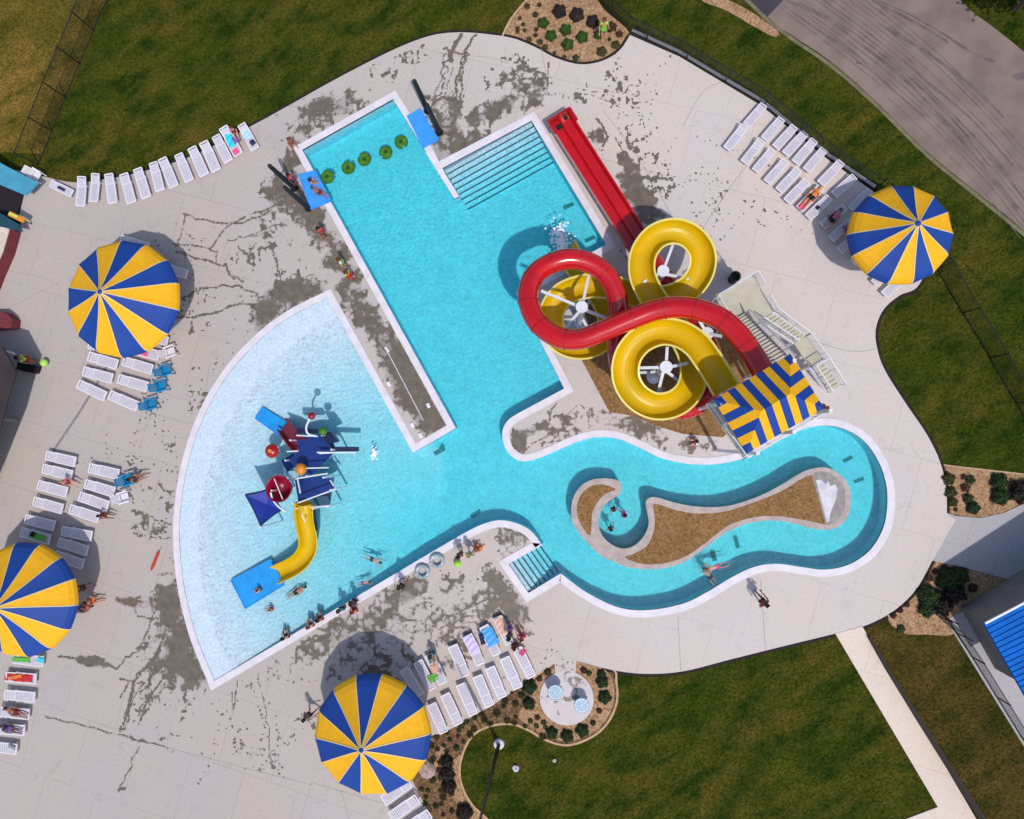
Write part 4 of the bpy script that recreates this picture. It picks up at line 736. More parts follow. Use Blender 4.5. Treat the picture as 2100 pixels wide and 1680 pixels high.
for i in range(11):
    for flip in (0, 1):
        cuts = sorted({i, i+1, *[c for c in (3.5, 7.5) if i < c < i+1]})
        for a, b in zip(cuts[:-1], cuts[1:]):
            va, vb = min(a, 11-a, 3.5), min(b, 11-b, 3.5); q = [(a, 0), (b, 0), (b, vb), (a, va)]
            if flip: q = [(u, 7-v) for u, v in q][::-1]
            q = [p for k, p in enumerate(q) if p != q[k-1]]; addp(q, 1 if i % 2 == 0 else 0)
for i in range(7):
    for flip in (0, 1):
        cuts = sorted({i, i+1, *[c for c in (3.5,) if i < c < i+1]})
        for a, b in zip(cuts[:-1], cuts[1:]):
            ua, ub = min(a, 7-a), min(b, 7-b); q = [(0, a), (ua, a), (ub, b), (0, b)]
            if flip: q = [(11-u, v) for u, v in q][::-1]
            q = [p for k, p in enumerate(q) if p != q[k-1]]; addp(q, 1 if i % 2 == 0 else 0)
m.build('canopy', ['yellow_cloth', 'blue_cloth'], t)
pl, pt, pr, pb = P(1448, 830, ZP), P(1596, 742, ZP), P(1668, 838, ZP), P(1524, 938, ZP)
def slab(q, z, th, name, mt_, par): m = MB(); m.prism(q, z-th, z); return m.build(name, mt_, par)
slab([pl, pt, pr, pb], ZP, .15, 'platform', 'platform_tan', t)
for a, b in ((.04, .06), (.5, .06), (.96, .06), (.04, .94), (.5, .94), (.96, .94)):
    c = pl+(pt-pl)*a+(pb-pl)*b; m = MB(); m.bar((c.x, c.y, 0), (c.x, c.y, ZC+.15), .16); m.build('post', 'white_steel', t)
def rail(pts, name='railing', h=1.05, gap=.11):
    m = MB()
    for a, b in zip(pts[:-1], pts[1:]):
        up_ = Vector((0, 0, 1)); m.bar(a+up_*h, b+up_*h, .05); m.bar(a+up_*.1, b+up_*.1, .04); L_ = (b-a).length; k = max(1, int(L_/gap))
        for i in range(k+1): c = a.lerp(b, i/k); w_ = .045 if i % 12 == 0 else .014; m.bar(c, c+up_*h, w_)
    return m.build(name, 'white_steel', t)
def at(a, b): return pl+(pt-pl)*a+(pb-pl)*b
rail([at(.0, 0), at(0, 1), at(1, 1), at(1, .4)]); rail([at(.22, 0), at(.60, 0)])
def flight(a0, a1, b0, b1, nst, name='stair_flight'):
    """a0,a1 lower edge ends; b0,b1 upper edge ends (3-D)"""
    m = MB()
    for i in range(nst):
        f0, f1 = i/nst, (i+.78)/nst; p = [a0.lerp(b0, f0), a1.lerp(b1, f0), a1.lerp(b1, f1), a0.lerp(b0, f1)]; z = a0.z+(b0.z-a0.z)*(i+1)/(nst+1); m.prism(p, z-.05, z)
    o = m.build(name, 'platform_tan', t); m = MB()
    for a, b in ((a0, b0), (a1, b1)): m.bar(a-Vector((0, 0, .12)), b-Vector((0, 0, .12)), .06, .25)
    m.build('stringer', 'white_steel', o); return o
ZL = 3.5
L0, L1, L2, L3 = P(1466, 612, ZL), P(1545, 565, ZL), P(1592, 645, ZL), P(1513, 692, ZL)
d1 = (L3-L0); lq = [L0, L1, L1+d1*.62, L0+d1*.62]
slab(lq, ZL, .12, 'landing', 'platform_tan', t)
rail([lq[3], lq[0], lq[1], lq[1]+d1*.3])
la = L0+d1*.62; lb_ = la+(L1-L0)*.42; ua, ub = P(1578, 758, ZP-.05), P(1618, 734, ZP-.05)
flight(la, lb_, ua, ub, 17); rail([la+Vector((0, 0, 0)), ua]); rail([lb_, ub])
ZL2 = 1.4
K0, K1, K2, K3 = P(1630, 722, ZL2), P(1662, 702, ZL2), P(1700, 728, ZL2), P(1665, 748, ZL2)
kq = [P(1627, 703, ZL2), P(1652, 689, ZL2), P(1688, 738, ZL2), P(1662, 754, ZL2)]
slab(kq, ZL2, .12, 'landing', 'platform_tan', t); rail([kq[1], kq[2], kq[3]])
fa = L0+d1*.62+(L1-L0)*.60; fb = L0+d1*.62+(L1-L0)*.97
slab([la+(L1-L0)*.5, la+(L1-L0)*1.0, la+(L1-L0)*1.0+d1*.3, la+(L1-L0)*.5+d1*.3], ZL-.003, .12, 'landing', 'platform_tan', t)
fa, fb = fa+d1*.3, fb+d1*.3
flight(kq[0], kq[1], fa, fb, 10); rail([kq[1], fb, fb-d1*.35]); rail([kq[0], fa])
ga, gb = P(1722, 790, 0), P(1696, 806, 0); flight(gb, ga, kq[3]+Vector((0, 0, -.1)), kq[2]+Vector((0, 0, -.1)), 7); rail([ga, kq[2]]); rail([gb, kq[3]])
for c in (lq[0], lq[1], lq[2], lq[3], kq[0], kq[1], kq[2], kq[3], fb):
    m = MB(); m.bar((c.x, c.y, 0), (c.x, c.y, c.z), .12); m.build('post', 'white_steel', t)
for c, d_ in ((cl, -1), (ct, 1), (cr_, 1), (cb_, -1)):
    o_ = (c-(cl+ct+cr_+cb_)/4).normalized(); m = MB(); m.tube([c, c+o_*.25-Vector((0, 0, .5))], .015, 5); m.build('guy_cord', 'navy_shell', t)
# ground rail of tower enclosure
m = MB()
b = P(1508, 567, .9); t2 = thing('litter_bin', 'round black litter bin standing beside the stair landing', 'litter bin', (b.x, b.y, 0))
m = MB(); m.lathe((0, 0, 0), [(.001, .01), (.25, .01), (.29, .9), (.31, .92), (.29, .95), (.22, .95), (.22, .7), (.001, .7)], 20); m.build('drum', 'black_rubber', t2, world=False)
m = MB(); m.lathe((0, 0, 0), [(.31, .93), (.33, .95), (.31, .985), (.23, .99), (.225, .95)], 20); m.build('rim', 'black_metal', t2, world=False)
# ------------------------------------------------------------------ play structure in the shallow pool
base = P(635, 960); t = thing('play_structure', 'blue water play structure with platforms, sail, buckets and small slides in the shallow pool', 'play structure', (base.x, base.y, -.3))
ZA = 1.7
slab([P(x, y, ZA) for x, y in [(607, 903), (650, 893), (672, 893), (690, 922), (668, 945), (640, 975), (610, 966), (592, 944), (612, 925)]], ZA, .12, 'platform', 'play_blue', t)
slab([P(x, y, 2.3) for x, y in [(656, 884), (678, 886), (692, 905), (672, 912)]], 2.3, .5, 'blue_panel', mat('deep_navy', (.003, .01, .06), .4, .1, 2), t)
slab([P(x, y, 1.2) for x, y in [(577, 945), (600, 930), (612, 950), (590, 968)]], 1.2, .1, 'step', 'play_blue', t)
slab([P(x, y, ZA) for x, y in [(604, 982), (674, 978), (688, 1003), (672, 1012), (612, 1030)]], ZA, .12, 'platform', 'play_blue', t)
slab([P(x, y, 1.1) for x, y in [(640, 1018), (680, 1004), (676, 1038), (648, 1042)]], 1.1, .1, 'step', mat('slate_blue', (.03, .10, .18), .5, .1, 2), t)
slab([P(x, y, 2.5) for x, y in [(608, 878), (652, 880), (652, 888), (608, 888)]], 2.5, .5, 'blue_panel', 'deep_navy', t)
def pbar(a, b, r_, nm='rail', mt_='white_steel'):
    m = MB(); m.tube([P(*a), P(*b)], r_, 8); return m.build(nm, mt_, t)
for a, b in [((608, 893, 2.6), (652, 895, 2.6)), ((606, 982, 2.6), (672, 971, 2.6)), ((604, 961, 2.5), (674, 959, 2.5)), ((612, 1031, 2.6), (688, 1003, 2.6)), ((605, 1043, 2.2), (677, 1037, 2.2)), ((610, 982, 2.6), (616, 1012, 2.6)), ((608, 977, 2.4), (562, 974, 2.2)), ((655, 930, 2.2), (690, 928, 2.2)), ((588, 926, 2.2), (612, 925, 2.2)), ((677, 985, 2.3), (690, 1005, 2.3))]: pbar(a, b, .045)
for x, y, z in [(607, 903, 2.6), (672, 893, 2.7), (690, 922, 2.6), (640, 975, 2.6), (592, 944, 2.2), (604, 982, 2.6), (674, 978, 2.6), (688, 1003, 2.6), (612, 1030, 2.6), (648, 1042, 2.2), (577, 1003, 3.1), (676, 1038, 2.2)]:
    p = P(x, y, ZA); m = MB(); m.tube([(p.x, p.y, -.3), (p.x, p.y, z)], .06, 10); m.build('post', 'white_steel', t)
# big red bucket
c = P(575, 1002, 3.0); m = MB(); m.lathe(c, [(.45, -.75), (.62, -.3), (.74, .2), (.80, .28), (.76, .28), (.70, .2), (.56, -.3), (.40, -.7), (.001, -.72)], 28); o = m.build('tipping_bucket', 'maroon', t, smooth=True)
m = MB(); m.bar(c+Vector((-.25, .6, .3)), c+Vector((.28, -.6, .3)), .05); m.build('bar', 'white_steel', o)
m = MB(); m.tube(catmull([P(555, 1010, 3.2), P(560, 1026, 3.1), P(572, 1040, 3.0), P(586, 1050, 2.8)], 5), .055, 8); m.build('water_pipe', 'white_steel', t)
# blue sail: pointed corners, sagging edges
cs = [P(501, 1014, 2.9), P(556, 999, 2.6), P(580, 1046, 2.4), P(534, 1081, 2.9)]; ctr = sum(cs, Vector())/4; m = MB(); ring_ = []
for i in range(4):
    a, b = cs[i], cs[(i+1) % 4]
    for k in range(8):
        f = k/8; p = a.lerp(b, f); p = p.lerp(ctr, .06*math.sin(math.pi*f)); ring_.append(p)
for i in range(len(ring_)):
    a, b = ring_[i], ring_[(i+1) % len(ring_)]; ia, ib = a.lerp(ctr, .12), b.lerp(ctr, .12); m.add([a, b, ib, ia], [(0, 1, 2, 3)], 1); m.add([ia, ib, ctr-Vector((0, 0, .25))], [(0, 1, 2)], 0)
m.build('sail', ['sail_blue', 'navy_shell'], t)
for i in (0, 3):
    p = cs[i]; m = MB(); m.tube([(p.x, p.y, -.3), (p.x, p.y, p.z)], .05, 8); m.build('post', 'white_steel', t)
# maroon slide
m = MB(); sec = [(-.42, .30), (-.40, 0), (.40, 0), (.42, .30), (.50, .30), (.50, -.08), (-.50, -.08), (-.50, .30)]
sweep(m, catmull([P(618, 915, 1.7), P(606, 903, 1.5), P(594, 887, .9), P(584, 873, .35)], 5), sec); m.build('small_slide', 'maroon', t)
# yellow slide
ys = [(626, 1030, 2.0), (627, 1052, 1.75), (630, 1076, 1.4), (635, 1102, 1.1), (634, 1125, .85), (622, 1146, .6), (603, 1161, .4), (580, 1172, .2), (568, 1178, .12)]; rr = .48
sc = [(rr*math.sin(a), -rr*math.cos(a)+.3) for a in A_]+[(rr+.07, .38), (rr+.12, .36)]+[((rr+.06)*math.sin(a), -(rr+.06)*math.cos(a)+.3) for a in A_[::-1]]+[(-rr-.12, .36), (-rr-.07, .38)]
m = MB(); sweep(m, path3(ys, 6), sc); m.build('small_slide', 'yellow_frp', t, smooth=False)
m = MB(); m.tube([P(625, 1033, 2.1), P(627, 1050, 1.95)], .42, 14, cap=False); m.build('slide_hood', 'yellow_frp', t)
m = MB(); m.tube(catmull([P(627, 1040, 2.4), P(620, 1055, 2.3), P(626, 1070, 1.9)], 4), .04, 6); m.build('spray_hoop', 'white_steel', t)
slab([P(x, y, .9) for x, y in [(643, 1045), (651, 1045), (651, 1088), (645, 1092)]], .9, .08, 'ladder', 'slate_blue', t)
# nozzle, balls, beam
m = MB(); m.tube(catmull([P(648, 894, 2.7), P(632, 890, 2.9), P(628, 876, 3.0), P(636, 858, 3.0)], 5), .06, 8); m.build('water_pipe', 'white_steel', t)
for (x, y, z, r_, mt_, nm) in [(639, 853, 3.0, .23, 'maroon', 'spray_head'), (662, 885, 2.9, .26, 'green_foam', 'spray_ball'), (617, 962, 2.5, .36, 'orange', 'spray_dome')]:
    m = MB(); m.ball(P(x, y, z), r_, 14, sz=.8); m.build(nm, mt_, t, smooth=True)
m = MB(); m.bar(P(676, 921, 2.0), P(736, 921, 1.8), .28, .12); m.build('spout_beam', 'deep_navy', t); pbar((650, 928, 2.3), (730, 928, 2.0), .05)
p = P(556, 925, 1.3); t3 = thing('spray_mushroom', 'round red spray mushroom standing left of the blue play structure', 'water toy', (p.x, p.y, -.2))
m = MB(); m.lathe((0, 0, 1.45), [(.001, .22), (.06, .22), (.25, .14), (.42, .0), (.44, -.06), (.36, -.04), (.001, .02)], 24); m.build('cap', 'red_dark', t3, world=False); m = MB(); m.disc((0, 0, 1.62), .12, .08); m.build('nozzle', 'orange', t3, world=False); m = MB(); m.tube([(0, 0, 0), (0, 0, 1.5)], .06); m.build('stem', 'white_steel', t3, world=False)
def matt(name, px, z, mt_, label, th=.06, st=None):
    q = [P(x, y, z) for x, y in px]; c = sum(q, Vector())/len(q); t = thing(name, label, 'mat', (c.x, c.y, z-th)); m = MB(); m.prism(q, z-th, z); m.build('pad', mt_, t); m = MB()
    qq = [v.lerp(c, .015) for v in q]
    for i in range(len(q)): m.bar((qq[i].x, qq[i].y, z+.012), (qq[(i+1) % len(q)].x, qq[(i+1) % len(q)].y, z+.012), .07, .03)
    for f in (.33, .66): m.bar((*(qq[0].lerp(qq[1], f)).xy, z+.004), (*(qq[3].lerp(qq[2], f)).xy, z+.004), .03, .012)
    m.build('hem', mt_, t); return t
matt('landing_mat', [(523, 858), (538, 835), (592, 869), (574, 894)], .04, 'mat_cyan', 'bright blue landing mat at the foot of the small maroon slide')
matt('landing_mat', [(473, 1190), (556, 1146), (583, 1200), (503, 1249)], .04, 'mat_cyan', 'large bright blue landing mat at the foot of the yellow play slide')
matt('climbing_mat', [(612, 358), (646, 350), (679, 413), (638, 430)], .10, 'mat_blue', 'light blue mat over the pool edge at the left end of the lily pads', .08)
matt('climbing_mat', [(835, 238), (862, 223), (900, 287), (868, 304)], .10, 'mat_blue', 'light blue mat over the pool edge at the right end of the lily pads', .08)
# ------------------------------------------------------------------ lily pads
for i, (x, y) in enumerate([(672, 363), (714, 344), (747, 327), (791, 313), (823, 292)]):
    p = P(x, y, 0); t = thing('lily_pad', f'round green foam lily pad, {ORD[i]} from the left in the pool', 'lily pad', (p.x, p.y, WZ), i*1.3, 'green lily pads crossing the pool')
    m = MB(); pts = [(.43*math.cos(a), .43*math.sin(a)) for a in [math.radians(12)+k*math.radians(336)/26 for k in range(27)]]+[(.12, 0)]; m.prism(pts, -.02, .10); m.build('pad', 'green_foam', t, world=False)
    m = MB(); m.tube([(.38*math.cos(a), .38*math.sin(a), .11) for a in [math.radians(15)+k*math.radians(330)/20 for k in range(21)]], .025, 6); [m.bar((.1*math.cos(a), .1*math.sin(a), .105), (.34*math.cos(a), .34*math.sin(a), .105), .02) for a in (1, 2.2, 3.3, 4.4, 5.3)]; m.build('rim', mat('green_rim', (.02, .10, .003), .6), t, world=False)
    m = MB(); m.disc((-.02, 0, .10), .11, .05); m.build('grip', mat('green_dark', (.012, .05, .004), .6), t, world=False)
    m = MB(); m.tube([(0, 0, -.02), (0, 0, -1.0)], .02, 6); m.build('tether', 'white_steel', t, world=False)
for (x, y, h, lb) in [(604, 386, 3.7, 'upper black padded post by the left climbing mat'), (633, 427, 3.7, 'lower black padded post by the left climbing mat'), (877, 227, 3.7, 'upper black padded post by the right climbing mat'), (901, 272, 3.7, 'lower black padded post by the right climbing mat')]:
    p = P(x, y); t = thing('padded_post', lb, 'post', (p.x, p.y, 0), 0, 'black padded posts of the lily pad crossing')
    m = MB(); m.tube([(0, 0, .05), (0, 0, h*.5), (0, 0, h)], [.17, .16, .13], 14); m.build('padding', 'black_foam', t, world=False); m = MB(); m.disc((0, 0, 0), .26, .05); m.build('base_plate', 'black_metal', t, world=False); m = MB(); m.ball((0, 0, h), .12); m.build('cap', 'black_metal', t, world=False)
# ------------------------------------------------------------------ fences
def fence(pts, h, label, step=3.0, z=-.08, kind='fence'):
    q = [P(x, y, 0) for x, y in pts]; t = thing('fence', label, kind, (q[0].x, q[0].y, z)); cum = [0]
    for a, b in zip(q[:-1], q[1:]): cum.append(cum[-1]+(b-a).length)
    def atl(s):
        for i in range(len(q)-1):
            if s <= cum[i+1] or i == len(q)-2: return q[i].lerp(q[i+1], (s-cum[i])/(cum[i+1]-cum[i]))
    n_ = max(1, round(cum[-1]/step)); up_ = Vector((0, 0, 1))
    for i in range(n_+1):
        p = atl(cum[-1]*i/n_); m = MB(); m.tube([(p.x, p.y, z), (p.x, p.y, z+h+.04)], .038, 8); m.ball((p.x, p.y, z+h+.05), .05, 8); m.build('post', 'black_metal', t)
    for hh, nm, rr_ in ((h, 'top_rail', .03), (.10, 'bottom_rail', .026)):
        m = MB(); m.tube([(p.x, p.y, z+hh) for p in q], rr_, 6); m.build(nm, 'black_metal', t)
    m = MB(); s = 0
    while s < cum[-1]:
        for e in (h*.6, -h*.6):
            if 0 < s+e < cum[-1]: m.bar(atl(s)+up_*(z+.1), atl(s+e)+up_*(z+h), .010)
        s += .13
    m.build('chain_link', 'black_metal', t); return t
fence([(335, -200), (262, -80), (205, 30), (174, 106), (143, 178), (107, 267), (78, 338)], 2.1, 'black chain link fence between the dry lawn and the green lawn at upper left', 2.55)
fence([(1200, -40), (1243, 18), (1296, 66), (1393, 111), (1480, 163), (1561, 211), (1700, 324), (1793, 389)], 1.5, 'black chain link fence running along the kerb above the right loungers', 2.9)
fence([(1793, 389), (1850, 448), (1905, 522), (1929, 563), (1970, 634), (2023, 719), (2074, 809), (2140, 920)], 1.85, 'black chain link fence beyond the right umbrella on the road lawn', 2.9)
fence([(1940, 1268), (1990, 1342), (2095, 1512), (2200, 1680)], 1.3, 'low black chain link fence along the yard wall beside the worn lawn', 2.8)
fence([(1922, 1262), (1962, 1298)], 1.6, 'short black gate panel at the corner of the lower right planting bed', 1.2, kind='gate')
# ------------------------------------------------------------------ lamp post, pad tables, boulder, retaining wall
p = P(1023, 1527); t = thing('lamp_post', 'tall slim black lamp post on a round white footing in the lower lawn', 'lamp post', (p.x, p.y, -.08))
m = MB(); m.lathe((0, 0, 0), [(.001, .16), (.18, .16), (.30, .12), (.34, -.02)], 20); m.build('footing', 'stone', t, world=False)
m = MB(); m.tube([(0, 0, .15), (0, 0, 5), (0, 0, 10)], [.12, .085, .055], 10); m.build('pole', 'black_metal', t, world=False)
m = MB(); m.bar((0, 0, 9.9), (-.7, -.3, 10), .06); o = m.build('arm', 'black_metal', t, world=False); m = MB(); m.box((-.85, -.36, 9.98), (.5, .28, .1), .4); m.build('lamp_head', 'black_metal', t, world=False)
for i, (x, y, lb) in enumerate([(1139, 1420, 'round pale mesh table at upper left of the circular pad'), (1193, 1447, 'round pale mesh table at lower right of the circular pad')]):
    p = P(x, y, .7); t = thing('round_table', lb, 'table', (p.x, p.y, .004), i, 'round mesh tables on the circular pad')
    m = MB(); m.lathe((0, 0, .7), [(.001, .03), (.22, .03), (.24, .02), (.26, .03), (.40, .03), (.44, .03), (.46, .0)], 28); m.build('tabletop', 'glass_table', t, world=False)
    m = MB(); [m.lathe((0, 0, .735), [(r_-.012, 0), (r_, .008), (r_+.012, 0)], 28) for r_ in (.16, .30, .43)]; [m.bar((.05*math.cos(a), .05*math.sin(a), .735), (.42*math.cos(a), .42*math.sin(a), .735), .014) for a in [k*math.pi/5 for k in range(10)]]; m.build('rim', mat('table_rim', (.22, .36, .46), .4), t, world=False)
    m = MB(); m.tube([(0, 0, 0), (0, 0, .7)], .05); m.build('pedestal', 'white_steel', t, world=False)
    for k in range(4):
        a = k*math.pi/2+.6; m = MB(); m.disc((.36*math.cos(a), .36*math.sin(a), .42), .11, .03, 12); m.tube([(.36*math.cos(a), .36*math.sin(a), .42), (.1*math.cos(a), .1*math.sin(a), .12)], .02, 6); m.build('stool', 'glass_table', t, world=False)
def rock(px, r_, lb, mt_='boulder'):
    p = P(*px); m = MB(); m.ball((p.x, p.y, .0), r_, 12, sz=.5); m.v = [(x+random.uniform(-.1, .1)*r_, y+random.uniform(-.1, .1)*r_, z+random.uniform(-.05, .05)) for x, y, z in m.v]; o = m.build('boulder', mt_, None, fix=True); tag(o, lb, 'rock')
rock((875, 1578), .55, 'pale pink boulder in the planting bed beside the lower umbrella'); rock((1137, 1560), .12, 'tiny stone lying in the lawn below the circular pad', 'stone'); rock((1058, 1576), .2, 'small pale stone in the lawn right of the lamp post', 'stone')
wq = PL([(1778, 1306), (1815, 1372), (1880, 1478), (1960, 1606), (2030, 1716)]); m = MB(); m.strip(wq, .16, .0); vs_ = m.v; m2 = MB()
for i in range(len(wq)-1):
    a, b = wq[i], wq[i+1]; h0, h1 = .25+.28*i, .25+.28*(i+1); T = (b-a).normalized(); X = Vector((T.y, -T.x, 0))*-.55
    a = a-Vector((0, 0, 0)); off_ = Vector((T.y, -T.x, 0)); off_ = off_ if off_.x < 0 else -off_
    a2, b2 = a-off_*.12, b-off_*.12; m2.add([(a.x, a.y, -.1), (b.x, b.y, -.1), (b.x, b.y, h1), (a.x, a.y, h0), (a2.x, a2.y, -.1), (b2.x, b2.y, -.1), (b2.x, b2.y, h1), (a2.x, a2.y, h0)], [(0, 1, 2, 3), (5, 4, 7, 6), (3, 2, 6, 7), (4, 0, 3, 7), (1, 5, 6, 2)])
o = m2.build('retaining_wall', mat('dark_wall', (.022, .016, .018), .8, .15, 2), None); tag(o, 'low dark retaining wall beside the cream path', 'wall')

p = P(830, 790, 0); t = thing('pool_pole', 'long thin white pole lying along the wet narrow deck strip', 'pole', (p.x, p.y, 0)); m = MB(); m.tube([P(792, 716, .05), P(868, 862, .05)], .03, 8); m.build('shaft', 'white_steel', t); m = MB(); m.bar(P(790, 712, .05), P(797, 722, .05), .14, .05); m.build('hook', 'white_plastic', t)
for x, y, lb in [(798, 788, 'small white anchor box on the left coping side of the narrow strip'), (879, 832, 'small white anchor box on the right coping side of the narrow strip'), (846, 872, 'small white anchor box near the left tip of the narrow strip'), (863, 893, 'small white anchor box at the very tip of the narrow strip')]:
    p = P(x, y); m = MB(); m.box((p.x, p.y, .07), (.2, .3, .12), .5); m.box((p.x, p.y, .14), (.12, .18, .03), .5); tag(m.build('anchor_box', 'white_plastic'), lb, 'box')
# ------------------------------------------------------------------ shrubs and small plants
def leaf_mesh(name, R, sz, nleaf, seed, mt_, leaf=.07, spiky=0.0):
    r = np.random.default_rng(seed); V = []; Fc = []
    for i in range(nleaf):
        v = r.normal(size=3); v /= np.linalg.norm(v); rad = R*(.62+.42*r.random()**.5)*(1+.12*math.sin(5*math.atan2(v[1], v[0])+seed)); v[2] = abs(v[2])
        c = np.array([v[0]*rad, v[1]*rad, v[2]*rad*sz+.04]); a = r.normal(size=3); a /= np.linalg.norm(a); b = np.cross(a, v); b /= max(np.linalg.norm(b), 1e-3)
        if spiky: a = v+.3*a; a /= np.linalg.norm(a); l = leaf*(2.5+2*r.random()); w = leaf*.35
        else: l = leaf*(.7+.6*r.random()); w = l*.6
        k = len(V); V += [c-a*l*.5, c+b*w*.5, c+a*l*.5, c-b*w*.5]; Fc.append((k, k+1, k+2, k+3))
    me = bpy.data.meshes.new(name); me.from_pydata([tuple(map(float, v)) for v in V], [], Fc); me.materials.append(M(mt_)); me.update(); return me
PR = {}
def plant(px, r_, kind, label, group, name='shrub', cat='shrub', sx=1, rot=None):
    key = (kind, round(r_, 1) > .3)
    if kind not in PR:
        mt_, sz, nl, lf, sp = {'round': ('leaf_green', .95, 1500, .19, 0), 'darkround': ('leaf_dark', .95, 1500, .19, 0), 'black': ('leaf_black', 1.1, 1000, .24, 0), 'grass': ('leaf_olive', .7, 260, .17, 1), 'red': ('leaf_red', .8, 420, .26, 0), 'small': ('leaf_dark', .8, 420, .28, 0), 'olive': ('leaf_olive', .7, 700, .24, 0)}[kind]
        m = MB(); [m.bar((0, 0, -.02), (.35*math.cos(a), .35*math.sin(a), .5*sz), .05) for a in (0, 1.6, 3.1, 4.6)]
        PR[kind] = [leaf_mesh('foliage', 1.0, sz, nl, s_i*7+1, mt_, lf*(1.0 if not sp else 1.4), sp) for s_i in range(3)], m.mesh('stem', ['bark'])
    fol, stem = PR[kind]; p = P(*px); o = bpy.data.objects.new(name, random.choice(fol)); COL.objects.link(o); o.location = (p.x, p.y, -.05); r_ *= .88; o.scale = (r_*sx, r_/math.sqrt(sx), r_); o.rotation_euler = (0, 0, rot if rot is not None else random.uniform(0, 6))
    tag(o, label, cat, group); st_ = bpy.data.objects.new('stem', stem); COL.objects.link(st_); st_.parent = o; return o
for (x, y, r_, lb) in [(1114, 48, .40, 'uppermost of the five clipped round green shrubs in the top bed'), (1130, 74, .40, 'left lower one of the five clipped round shrubs in the top bed'), (1160, 62, .41, 'middle one of the five clipped round shrubs in the top bed'), (1164, 92, .42, 'lowest of the five clipped round green shrubs in the top bed'), (1194, 77, .42, 'rightmost of the five clipped round green shrubs in the top bed')]:
    plant((x, y), r_, 'round', lb, 'clipped round shrubs in the top bed')
for (x, y, r_, k, lb) in [(1147, 25, .48, 'black', 'dark maroon bush at the top edge of the top bed, left one'), (1183, 32, .5, 'black', 'dark maroon bush at the top edge of the top bed, middle one'), (1216, 46, .46, 'black', 'dark maroon bush left of the lifeguard in the top bed'), (1254, 56, .38, 'red', 'reddish bush right of the lifeguard in the top bed'), (1098, 30, .22, 'small', 'small bush at upper left of the top bed'), (1234, 106, .36, 'olive', 'olive bush below the lifeguard in the top bed'), (1262, 92, .3, 'olive', 'olive bush at right rim of the top bed'), (1270, 70, .26, 'red', 'small red bush at the right corner of the top bed'), (1226, 72, .3, 'round', 'green bush touching the lifeguard in the top bed')]:
    plant((x, y), r_, k, lb, None)
PLN = [(1066, 37), (1061, 58), (1076, 62), (1073, 50), (1085, 82), (1107, 86), (1118, 97), (1137, 108), (1157, 117), (1181, 119), (1061, 65), (1106, 10), (1081, 13), (1098, 72), (1250, 80), (1100, 60)]
for x, y in PLN: plant((x, y), random.uniform(.14, .24), random.choice(('red', 'small', 'grass')), 'small low plant scattered over the tan gravel of the top bed', 'small plants in the top gravel bed', 'small_plant', 'plant')
for (x, y, r_, k, lb) in [(1945, 982, .42, 'olive', 'olive clump at the top of the deck edge in the right bed'), (1949, 1010, .4, 'olive', 'olive clump in the middle of the deck edge in the right bed'), (1955, 1030, .3, 'olive', 'olive clump low on the deck edge in the right bed'), (1960, 1045, .14, 'red', 'tiny red plant at the lower deck edge of the right bed'), (1990, 984, .3, 'small', 'small bush at the top centre of the right bed'), (1977, 978, .2, 'red', 'small red bush at the top of the right bed'), (1980, 1000, .3, 'red', 'red brown bush in the middle of the right bed'), (1985, 1022, .34, 'small', 'dark bush in the middle of the right bed'), (1995, 1042, .42, 'darkround', 'dark bush low in the middle of the right bed'),
    (2048, 988, .55, 'darkround', 'tall dark bush at upper right of the right bed'), (2050, 1018, .58, 'darkround', 'tall dark bush at lower right of the right bed'), (2092, 1008, .75, 'black', 'blackish bush at the picture edge in the right bed')]:
    plant((x, y), r_, k, lb, None)
for (x, y, r_, k, lb) in [(1945, 1188, .78, 'darkround', 'large dark green bush at the top of the lower right bed'), (1966, 1180, .6, 'darkround', 'dark green bush at upper right of the lower right bed'), (1903, 1222, .72, 'darkround', 'large dark green bush on the left side of the lower right bed'), (1955, 1214, .70, 'black', 'blackish bush in the centre of the lower right bed'), (1930, 1243, .62, 'black', 'blackish bush below centre in the lower right bed'), (1900, 1248, .55, 'darkround', 'dark green bush low on the left of the lower right bed'), (1848, 1290, .28, 'olive', 'olive bush at the lawn corner of the lower right bed'), (1938, 1165, .24, 'red', 'small red bush at the top of the lower right bed'), (1918, 1172, .2, 'red', 'tiny red bush at the deck corner of the lower right bed'), (1905, 1186, .24, 'red', 'small red bush on the deck edge of the lower right bed'),
    (1832, 1262, .22, 'red', 'small reddish plant near the lower left tip of the lower right bed'), (1846, 1252, .2, 'red', 'small reddish plant second from the tip of the lower right bed'), (1860, 1240, .2, 'red', 'small reddish plant third from the tip of the lower right bed'), (1995, 1206, .3, 'red', 'reddish bush on the yard side of the lower right bed')]:
    plant((x, y), r_, k, lb, None)
